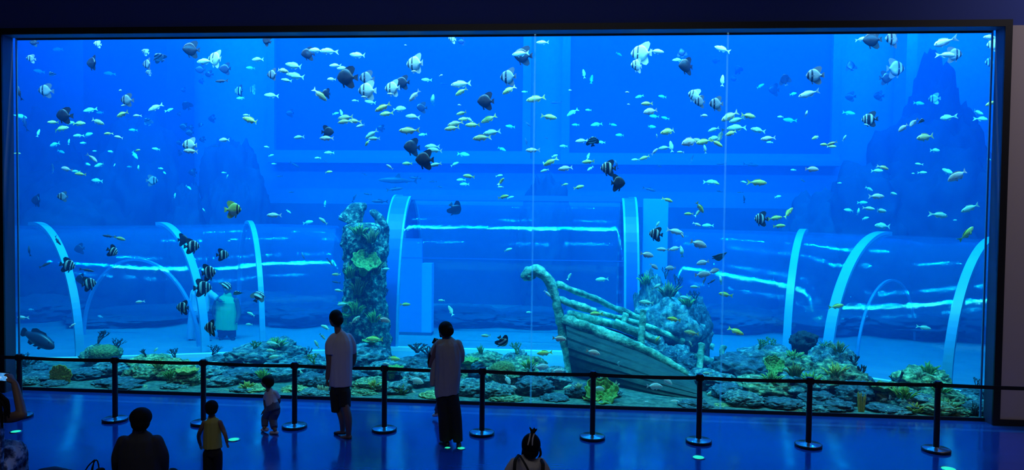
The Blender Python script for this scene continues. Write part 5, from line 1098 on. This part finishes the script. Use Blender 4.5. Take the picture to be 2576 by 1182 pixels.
# upper middle right
table(1280, 60, S, [
 (250,140,92,4,-1,'sl',.7),(100,238,132,0,-1,'bd',.9),(85,222,124,-4,-1,'sl',.5),(558,370,66,80,-1,'tl',3.6),(615,412,70,80,1,'tl',7),(820,226,50,-30,1,'tl',8),(985,222,152,4,-1,'bw',.7),(1102,205,98,-10,1,'sl',.5),(953,308,98,0,-1,'bw',.5),(1285,215,70,80,-1,'bd',4),(1255,268,78,0,-1,'tl',1.7),(1320,312,122,0,-1,'bd',.6),
 (1585,187,112,24,-1,'sl',1.0),(1588,420,84,86,1,'sl',1.4),(1535,275,52,0,-1,'bd',8),(1705,340,64,60,-1,'bd',8),(1675,407,52,0,-1,'bd',8),(115,505,42,0,-1,'tl',4),(455,493,24,0,-1,'rf',1.8),(880,508,30,0,-1,'rf',.5),(890,598,22,0,-1,'rf',.8),(198,558,144,-12,-1,'yt',.7),(300,692,118,-10,1,'yt',.8),(350,585,84,0,-1,'dk',6),
 (470,660,92,-32,-1,'tl',4),(590,640,46,0,-1,'tl',5),(650,747,84,-8,-1,'tl',5.5),(495,750,56,0,-1,'tl',6.5),(775,750,56,-12,1,'tl',6.5),(1025,593,88,-4,-1,'yt',.6),(1050,650,108,-12,-1,'pk',.7),(970,540,62,-15,-1,'tl',5),(1140,540,62,6,-1,'tl',6),(1375,532,96,15,-1,'bw',.9),(1420,578,88,0,-1,'bb',.7),(1540,594,104,0,-1,'bb',.8),
 (1452,682,54,0,1,'rf',.8),(1185,798,128,-16,-1,'yt',.7),(540,870,94,-6,-1,'sl',1.3),(620,865,92,78,-1,'bz',.9,62),(685,880,62,8,-1,'tl',4),(825,826,66,0,-1,'tl',6),(1100,832,30,80,-1,'tl',1),(1155,922,86,-6,-1,'tl',1.2),(1207,910,84,82,-1,'tl',1.5),(1345,876,134,-16,-1,'pk',.7),(1398,868,100,-20,1,'gr',1.0),(1448,876,120,-14,-1,'yt',.8),
 (1528,850,100,-10,-1,'tl',1.1),(1548,888,94,-32,1,'yt',.6),(1572,832,96,-72,-1,'tl',.9),(1520,786,78,-18,-1,'tl',1.3),(1458,930,64,80,-1,'tl',1.0),(1085,948,64,45,1,'sl',.9),(1275,953,52,0,-1,'tl',1),(1008,995,80,-20,-1,'yt',1),(940,1010,58,0,-1,'tl',2),(175,940,104,0,-1,'sl',.8),(308,1026,112,-28,-1,'yt',.7),(260,1040,36,70,-1,'tl',1.0),(340,982,52,20,1,'tl',2),
 (588,1025,92,-4,-1,'yt',.9),(420,1073,112,-10,-1,'sl',.7),(265,1090,64,-16,-1,'tl',1.5),(605,1075,54,-35,-1,'tl',2),(405,908,58,0,-1,'tl',3),(738,1072,116,0,-1,'bz',.7),(1640,688,146,-28,-1,'gr',.7),(1782,684,112,-6,1,'yt',.8),(1692,715,104,-14,-1,'tl',1.0),(1690,772,130,-2,-1,'tl',1.2),(1652,812,96,-22,-1,'yt',.6),(1850,790,112,10,-1,'tl',1.2),(1925,852,104,-6,-1,'sl',.9),
 (1800,1047,110,-6,1,'dk',7.5),(1870,462,60,30,1,'tl',7),(1120,1057,42,-25,1,'dk',6),(800,1042,70,70,-1,'dk',3),(140,742,70,-45,1,'dk',5),(130,880,74,75,-1,'dk',5),(1360,1002,70,70,1,'dk',6),(1580,1040,70,0,-1,'dk',6.4),(590,985,56,70,1,'tl',2.6),(280,848,34,-30,1,'dk',5),(1080,688,70,10,-1,'tl',6),(1160,700,60,16,-1,'tl',6.4),(1060,765,70,0,1,'tl',6)])
# upper right
table(1916, 60, S, [
 (822,118,124,0,-1,'bd',.5),(748,112,80,4,1,'sl',.9),(975,112,118,0,-1,'bb',.6),(1345,140,162,-18,-1,'sl',.5),(1380,230,124,-6,1,'sl',.6),(1432,228,104,0,1,'bb',1.3),(1700,100,104,0,-1,'sl',.5),(1720,158,92,0,-1,'bw',1.2),(1700,287,84,0,-1,'bb',2.6),(660,315,78,82,-1,'bd',5),(995,332,134,0,1,'bb',1.9),(925,402,98,0,1,'bd',2.8),
 (390,386,122,0,-1,'bb',.6),(170,412,86,70,-1,'bd',4,30),(90,490,88,0,-1,'bd',6),(345,522,134,-14,-1,'sl',.8),(655,542,72,0,-1,'bd',7),(865,537,72,0,-1,'bd',7),(332,668,50,75,1,'sl',1.2),(800,710,102,0,-1,'bz',1.2),(780,750,42,12,-1,'sl',.9),(1280,557,74,0,-1,'bb',4),(1170,590,76,-6,1,'tl',6),(1050,774,80,-40,-1,'rf',.6),(1125,737,76,-46,-1,'rf',.7),
 (1188,724,48,70,-1,'bz',.7,40),(1375,697,114,-8,-1,'tl',1.5),(1705,590,84,-24,-1,'yt',.6),(1605,660,92,-12,1,'tl',2.4),(1640,706,94,-4,1,'tl',2.2),(1212,842,144,-10,-1,'gr',.7),(402,844,70,-24,-1,'yt',1),(468,897,66,0,-1,'yt',.9),(522,888,68,-20,-1,'gr',.7),(520,912,62,0,1,'yt',1.1),(615,848,48,62,1,'tl',1.2),(1290,940,78,0,1,'tl',2.4),(375,1080,92,-4,1,'pk',.8),
 (905,1067,78,-22,1,'gr',.8),(860,1092,84,0,1,'tl',2),(1165,1042,52,8,-1,'tl',2),(1130,1112,34,0,-1,'tl',2.2),(1195,1105,58,0,1,'tl',2.4),(1390,1102,104,28,-1,'tl',2.4),(1455,1130,134,-30,-1,'pk',.5),(1695,1010,44,20,-1,'tl',2),(235,520,60,15,1,'tl',6),(650,662,84,-10,1,'tl',6),(205,716,92,8,-1,'tl',7),(235,1085,42,0,-1,'tl',4),(60,880,46,0,-1,'tl',2.4),(140,690,46,0,-1,'sl',3)])
# lower left
table(0, 440, S, [
 (275,190,96,0,-1,'bd',3),(465,160,78,0,-1,'bb',1.0,35),(1740,258,124,0,1,'by',.6),(1515,262,36,60,-1,'tl',4),(805,455,96,8,-1,'dk',1.2),(892,472,82,-18,1,'gr',.9),(425,487,96,-52,1,'dk',1.2),(590,550,84,-8,-1,'bd',3.4),(842,570,88,-25,1,'bz',.9),(215,562,84,85,-1,'dk',2),(338,667,90,28,1,'dk',1.0),(510,672,112,-14,1,'bz',1.0),
 (650,707,98,-14,1,'dk',1.2),(600,775,86,0,-1,'bd',2.2),(662,808,108,10,1,'bz',1.0),(1360,482,92,0,1,'bd',1.3),(1430,530,112,0,1,'bz',.9),(1658,594,92,0,1,'bz',.9,35),(1552,725,124,6,1,'bz',.8),(1510,838,128,0,1,'bz',1.1),(1680,826,98,52,1,'bz',.9,60),(1765,882,80,78,-1,'bz',1.0,60),(1925,895,104,65,1,'bz',1.0,55),(1362,985,108,0,-1,'bz',.7),
 (1570,1137,118,-4,-1,'bz',.7),(1035,943,68,-8,-1,'sl',1.3),(160,1060,88,0,-1,'sl',1.1),(540,1116,50,32,1,'sl',1.2),(1865,1032,66,25,-1,'tl',2.2),(1850,1110,56,0,-1,'tl',2.6),(1405,95,50,-40,1,'tl',5),(1300,152,40,80,1,'tl',4.4),(230,1000,46,0,-1,'sl',4),(745,1052,52,10,-1,'sl',4),(1700,490,28,0,1,'tl',3)])
fish(97, 852, 112, -20, 1, 'gp', 1.6, -12)
# lower middle left
table(640, 440, S, [
 (145,299,108,0,-1,'sl',1.0),(510,340,78,38,-1,'tl',1.6),(640,311,36,-30,1,'tl',2),(255,273,44,-40,1,'tl',3),(930,196,124,0,-1,'dk',5.6),(1045,105,124,8,1,'dk',5.8),(840,142,64,10,-1,'dk',6),(742,170,74,60,1,'dk',6),(1495,257,110,-48,1,'bd',2.8,40),(608,739,64,0,-1,'gr',1.6),(625,858,66,6,-1,'tl',1.2),(655,960,84,-6,-1,'tl',1.5),
 (360,602,62,-55,1,'dk',4),(562,647,74,-55,1,'dk',4),(525,212,48,80,1,'tl',5),(975,698,62,0,1,'tl',2),(750,1077,98,38,1,'tl',1.2),(966,1077,92,-22,1,'pk',.8),(530,1132,84,20,-1,'tl',1.5),(1122,962,78,0,1,'yt',1.2),(1390,932,52,0,-1,'tl',2),(1460,1007,84,62,-1,'tl',1.5),(1885,556,66,20,1,'tl',2.4),(1150,396,76,18,1,'tl',2.8),(1250,391,44,14,-1,'tl',3),
 (607,797,70,8,-1,'dk',2.6),(1852,162,82,12,1,'yt',1.0),(1905,166,50,14,1,'tl',3),(1835,47,64,50,1,'yt',1.0),(1830,90,46,0,-1,'tl',1.5),(1535,37,70,0,-1,'tl',3.4),(1560,69,72,0,-1,'tl',4),(1375,87,48,-15,1,'dk',6),(1325,49,58,0,-1,'dk',6),(400,352,84,10,1,'tl',5),(1190,22,90,6,-1,'dk',6.2),(275,128,46,0,-1,'dk',6)])
fish(1000, 454, 100, 1, -1, 'sh', 6.6, 10)
# lower middle right
table(1280, 440, S, [
 (420,70,48,12,1,'yt',1.5),(522,90,80,14,1,'yt',1.2),(808,60,118,0,1,'bd',.5),(1182,186,80,-20,1,'yt',.9),(1422,243,96,-55,1,'yt',.7),(1405,280,66,48,1,'tl',1.0),(1336,289,66,0,-1,'yt',1),(1400,367,62,-25,1,'sl',1.2),(1478,376,84,0,-1,'tl',2.8),(1868,327,98,0,-1,'bz',1.4),(1090,440,100,6,-1,'bz',.9),(1105,368,56,56,1,'tl',1.2),
 (1238,420,122,-14,1,'sl',.9),(1288,447,46,-60,1,'sl',.7),(1412,513,130,-18,1,'pk',.6),(1028,593,102,-12,1,'pk',.8),(1140,553,88,2,-1,'sl',1.0),(1235,547,96,-12,-1,'sl',1.2),(1285,567,80,82,-1,'tl',1.5),(1562,602,104,-75,1,'bd',.9,45),(1440,651,94,-12,-1,'pk',1.1),(1080,680,72,-36,1,'pk',1),(1202,691,80,0,-1,'pk',1.2),(1442,738,112,6,1,'pk',.7),(1525,713,88,14,1,'pk',.9),
 (1510,792,64,34,1,'dk',1.3),(1576,781,64,80,-1,'tl',1.5),(1382,831,68,0,-1,'tl',1.2),(1604,887,98,10,-1,'yt',1.0),(287,881,66,-45,1,'sl',1.2),(690,776,94,-4,-1,'tl',2.6),(450,752,56,60,1,'tl',2.3),(645,1030,92,0,-1,'yt',.9),(1225,1072,102,10,-1,'yt',.9),(1020,946,104,4,-1,'tl',1.3),(1310,912,76,10,-1,'tl',1.5),(1100,827,72,30,1,'tl',1.4),
 (1852,56,132,-4,1,'yt',.8),(1742,53,54,-10,1,'tl',2),(1500,53,94,0,1,'tl',2.4),(1542,61,56,-20,1,'yt',1.8),(1565,122,50,10,-1,'dk',6),(1717,130,44,0,-1,'dk',6),(1750,180,64,75,-1,'dk',5),(1045,107,100,-15,1,'dk',5.6),(150,1020,46,0,-1,'tl',2.8),(1450,790,70,60,1,'dk',1.6),(1690,1162,112,-24,1,'yt',.9),(1410,1040,0,0,1,'tl',1)][:-1])
# lower right
table(1916, 440, S, [
 (198,280,98,48,1,'yt',1),(102,320,98,8,1,'yt',1),(133,379,82,4,1,'yt',1.1),(855,159,114,0,1,'sl',1.0),(975,139,70,-8,1,'tl',2),(800,105,66,-25,1,'tl',3),(797,249,78,-8,1,'tl',1.3),(885,266,94,-4,1,'tl',1.2),(650,263,76,10,-1,'tl',4),(895,379,124,4,-1,'tl',2.2),(720,271,52,78,1,'tl',4),(1327,298,124,-8,1,'tl',1.0),(1545,248,128,-24,-1,'tl',.9),(1530,435,128,52,1,'yt',.6),
 (560,976,100,12,1,'yt',1.0),(1435,336,32,0,1,'tl',3),(122,161,54,10,1,'tl',4),(580,60,34,0,1,'tl',3),(770,322,56,14,1,'tl',4),(305,40,46,-40,1,'dk',5),(750,205,70,0,1,'tl',5)])
# over the front reef
T1, T2 = 3.094, 2.941
table(0, 800, T1, [(1868,460,108,0,-1,'rf',.8),(1622,542,88,0,-1,'rf',.5),(1745,547,122,0,-1,'rf',.7),(1478,569,94,0,-1,'rf',.35),(1615,482,74,-18,1,'gr',.7),(1820,497,80,0,-1,'tl',1.0),(1848,563,60,-20,1,'tl',.6),(1630,577,84,0,-1,'yt',.3),(1212,246,46,48,1,'tl',1.5)])
table(640, 780, T2, [(350,467,66,-58,1,'tl',1.0),(885,214,124,4,-1,'yt',1.4),(135,248,112,4,-1,'tl',1.4),(122,300,86,0,-1,'tl',1.1),(150,345,96,-10,-1,'tl',1.0),(1030,358,104,-6,1,'yt',1.0),(1044,568,76,-24,1,'rf',.5),(1200,521,114,-16,1,'rf',.6),(1155,557,88,12,1,'tl',.9),(1180,612,76,-44,1,'sl',.5),(1712,189,72,4,-1,'tl',1.2),(1838,238,100,-58,1,'bz',.9,40),(1720,491,56,80,-1,'rf',.6,55),
 (1874,516,78,-62,1,'rf',.8),(1910,576,90,2,-1,'rf',.55),(1665,603,74,-20,1,'rf',.6),(1545,637,80,0,1,'rf',.7),(300,577,56,20,1,'sl',.6),(460,250,70,60,-1,'tl',1.4),(505,195,60,-50,1,'tl',1.5),(980,397,66,10,-1,'sl',.8)])
table(1280, 780, T2, [(375,211,102,-6,1,'pk',.6),(625,313,104,-14,1,'pk',.6),(812,391,54,80,-1,'rf',.7,60),(262,318,114,-4,-1,'yt',.9),(245,420,110,0,1,'rf',.8),(362,450,90,0,1,'rf',.9),(110,544,94,0,1,'rf',.7),(214,596,76,-22,1,'rf',.55),(116,622,84,16,-1,'rf',.8),(256,644,90,0,-1,'rf',.65),(348,645,108,0,1,'rf',.5),(122,666,88,0,-1,'rf',.45),(455,570,114,-10,-1,'tl',.6),(670,582,88,-12,1,'rf',.4),
 (700,497,54,0,-1,'rf',.7),(1080,563,114,0,1,'rf',.55),(1172,526,94,-36,1,'rf',.65),(1000,697,92,22,1,'rf',.4),(1220,683,100,0,1,'rf',.45),(1330,668,64,0,-1,'rf',.5),(1515,612,112,-10,-1,'tl',.9),(1466,466,66,0,-1,'tl',1.0),(1820,491,66,0,1,'tl',.8),(1345,247,46,60,-1,'tl',1.4),(1100,216,60,55,1,'yt',1.2),(1350,167,104,8,-1,'gr',1.3)])
table(1916, 780, T2, [(285,711,100,0,1,'rf',.4),(598,756,64,0,-1,'rf',.3),(662,767,50,0,-1,'rf',.3),(1435,738,94,0,-1,'rf',.35),(905,662,46,20,1,'rf',.5),(950,646,46,80,-1,'rf',.45),(1205,130,90,-10,1,'tl',2.2)])
# ================================================================= LABELS: what each fish, rock and coral is and where it stands
ZONES = [  # x0, y0, x1, y1, phrase
 (0, 0, 215, 210, 'by the upper window corner near the left jamb'), (0, 210, 215, 345, 'above the far rocks by the left jamb'), (0, 345, 215, 560, 'before the dark far rocks by the left jamb'),
 (215, 0, 428, 230, 'before the top of the dark pillar'), (215, 230, 428, 345, 'before the middle of the dark pillar'), (215, 345, 500, 560, 'before the foot of the dark pillar'),
 (428, 0, 675, 215, 'high between pillar and dark back window'), (428, 215, 675, 350, 'halfway up between pillar and back window'), (500, 350, 690, 560, 'before the lone far rock'), (428, 345, 500, 560, 'beside the foot of the dark pillar'),
 (675, 0, 850, 215, 'before the left end of the first back window'), (850, 0, 1000, 215, 'high before the first back window'), (1000, 0, 1180, 215, 'high before the middle of the first back window'), (1180, 0, 1335, 215, 'before the top right of the first back window'),
 (675, 215, 920, 320, 'mid-height before the first back window'), (920, 215, 1120, 320, 'low before the middle of the first back window'), (1120, 215, 1335, 300, 'low before the right of the first back window'),
 (675, 300, 920, 400, 'by the lower left edge of the first back window'), (920, 320, 1120, 440, 'by the sill of the first back window'), (1120, 300, 1335, 400, 'by the lower right edge of the first back window'),
 (675, 400, 1335, 500, 'above the gateway and below the first back window'), (675, 500, 865, 570, 'above the left tunnel by the coral column'),
 (1335, 0, 1430, 320, 'beside the first glass seam near the top'), (1335, 320, 1430, 500, 'beside the first glass seam above the gateway'),
 (1430, 0, 1700, 200, 'high before the second back window'), (1700, 0, 1825, 200, 'near the top of the second glass seam'), (1430, 200, 1620, 320, 'mid-height before the second back window'), (1620, 200, 1825, 320, 'by the second seam before the second back window'),
 (1430, 320, 1690, 400, 'by the sill of the second back window'), (1690, 320, 1825, 400, 'in the tight shoal by the second seam'), (1430, 400, 1620, 500, 'above the right half of the gateway'), (1620, 400, 1830, 570, 'above the pale partition panel'),
 (1825, 0, 2110, 200, 'high past the second seam'), (1825, 200, 2110, 320, 'mid-height past the second seam'), (1825, 320, 2110, 420, 'below the end of the second back window'), (1830, 420, 2110, 585, 'above the start of the right tunnel'),
 (2110, 0, 2290, 140, 'at the very top before the pale wall strip'), (2110, 140, 2290, 300, 'before the pale wall strip'), (2110, 300, 2290, 440, 'left of the large far rock'), (2290, 0, 2520, 140, 'in the top corner by the grey wall'), (2290, 140, 2520, 330, 'before the peak of the large far rock'),
 (2290, 330, 2520, 480, 'before the large far rock'), (2110, 440, 2290, 600, 'before the far rocks above the right tunnel'), (2290, 480, 2520, 640, 'above the right tunnel by the grey wall'),
 (0, 560, 200, 700, 'before the first rib of the left tunnel'), (200, 560, 400, 700, 'before the top of the left tunnel'), (400, 560, 560, 700, 'beside the second rib of the left tunnel'), (560, 560, 690, 700, 'beside the third rib of the left tunnel'),
 (0, 700, 230, 900, 'low before the left tunnel by the jamb'), (230, 700, 440, 900, 'low in front of the left tunnel'), (440, 700, 560, 900, 'in front of the visitor in white'), (560, 700, 690, 900, 'in front of the visitor in green'),
 (690, 560, 860, 750, 'before the left tunnel next to the coral column'), (690, 750, 860, 920, 'low between tunnel and coral column'), (860, 500, 985, 700, 'against the top of the coral column'), (860, 700, 985, 900, 'against the lower coral column'),
 (985, 500, 1320, 640, 'before the upper gateway vault'), (985, 640, 1320, 790, 'before the gateway door panel'), (985, 790, 1320, 900, 'low inside the gateway opening'), (1320, 500, 1610, 660, 'before the gateway vault by the first seam'),
 (1320, 660, 1440, 900, 'beside the curled stem of the wreck'), (1440, 660, 1620, 900, 'among the rails of the wreck'), (1610, 500, 1830, 640, 'before the pale partition panel'), (1610, 640, 1830, 740, 'over the boulder mound behind the wreck'), (1620, 740, 1830, 900, 'over the stern rubble of the wreck'),
 (1830, 570, 2060, 740, 'before the first rib of the right tunnel'), (1830, 740, 2060, 900, 'above the stone reef before the right tunnel'), (2060, 560, 2520, 740, 'before the right tunnel shell'), (2060, 740, 2520, 920, 'low before the right tunnel'),
 (0, 900, 240, 1100, 'on the reef end by the left jamb'), (240, 880, 510, 1100, 'on the reef between second and third stanchion'), (510, 880, 660, 1100, 'on the reef behind the toddlers'), (660, 880, 830, 1100, 'on the reef behind the fourth stanchion'), (830, 880, 1000, 1100, 'at the foot of the coral column'),
 (1000, 880, 1180, 1100, 'on the reef left of the standing woman'), (1180, 880, 1345, 1100, 'on the reef below the gateway'), (1345, 880, 1440, 1100, 'on the reef at the stem of the wreck'), (1440, 880, 1580, 1100, 'around the round plate coral by the keel'), (1580, 880, 1790, 1100, 'along the hull of the wreck'),
 (1790, 900, 1930, 1100, 'on the left slope of the stone reef'), (1930, 880, 2060, 1100, 'on the middle of the stone reef'), (2060, 900, 2190, 1100, 'on the right slope of the stone reef'), (2190, 900, 2340, 1100, 'on the reef by the yellow tube sponge'), (2340, 900, 2520, 1100, 'on the reef end by the grey wall')]
def zone(x, y):
    for a, b, c, d, p in ZONES:
        if a <= x < c and b <= y < d: return p
    return 'in open water' if y < 850 else 'on the front reef'
ORD = ['first', 'second', 'third', 'fourth', 'fifth', 'sixth', 'seventh', 'eighth', 'ninth', 'tenth', 'eleventh', 'twelfth']
SHORT = {'dark batfish': 'dark batfish in the tank', 'grey black-barred batfish': 'barred batfish in the tank', 'pale batfish': 'pale batfish in the tank', 'black and white banded fish': 'black and white banded fish', 'yellow fish': 'yellow fish of the shoal', 'golden-brown fish': 'golden-brown fish of the shoal', 'silver fish': 'silver fish of the shoal', 'pale green fish': 'pale green fish of the shoal', 'pinkish fish': 'pinkish fish of the shoal', 'whitish oval fish': 'whitish oval fish over the reef', 'dark slender fish': 'dark slender fish in open water'}
def spread_labels(items, cut):
    by = {}
    for it in items: by.setdefault((it[3], zone(it[1], it[2])), []).append(it)
    for (ph, zn), v in by.items():
        v.sort(key=lambda t: t[1])
        for i, it in enumerate(v):
            o = it[0]
            lab = f'{ph}, {zn}' if len(v) == 1 else f'{ph}, {zn}, {ORD[min(i, 11)]} from left'
            w = lab.split()
            if len(w) > 16: lab = lab.replace(', heading', ' heading').replace('the ', '', 1)
            import re as _re
            for a, b in ((' the ', ' '), (', heading left', ' facing left'), (', heading right', ' facing right'), (' black and white banded', ' banded'), ('black and white banded', 'banded'), (' from left', '')):
                if len(_re.findall(r"[A-Za-z0-9][A-Za-z0-9'-]*", lab)) > 16: lab = lab.replace(a, b)
            grp = it[5]
            if grp is None:
                grp = 'fish in the tank'
                for k, g in SHORT.items():
                    if k in it[3]: grp = g
            tag(o, lab, it[4], grp)
spread_labels(FISH, 0)
spread_labels(PLACED, 0)
for o in bpy.data.objects:
    if o.name.startswith('reef_shark'): tag(o, 'hazy grey shark gliding left, high above the gateway vault', 'fish')
    if o.name.startswith('grouper'): tag(o, 'big dark blue grouper nose-down over the sand by the left jamb', 'fish')
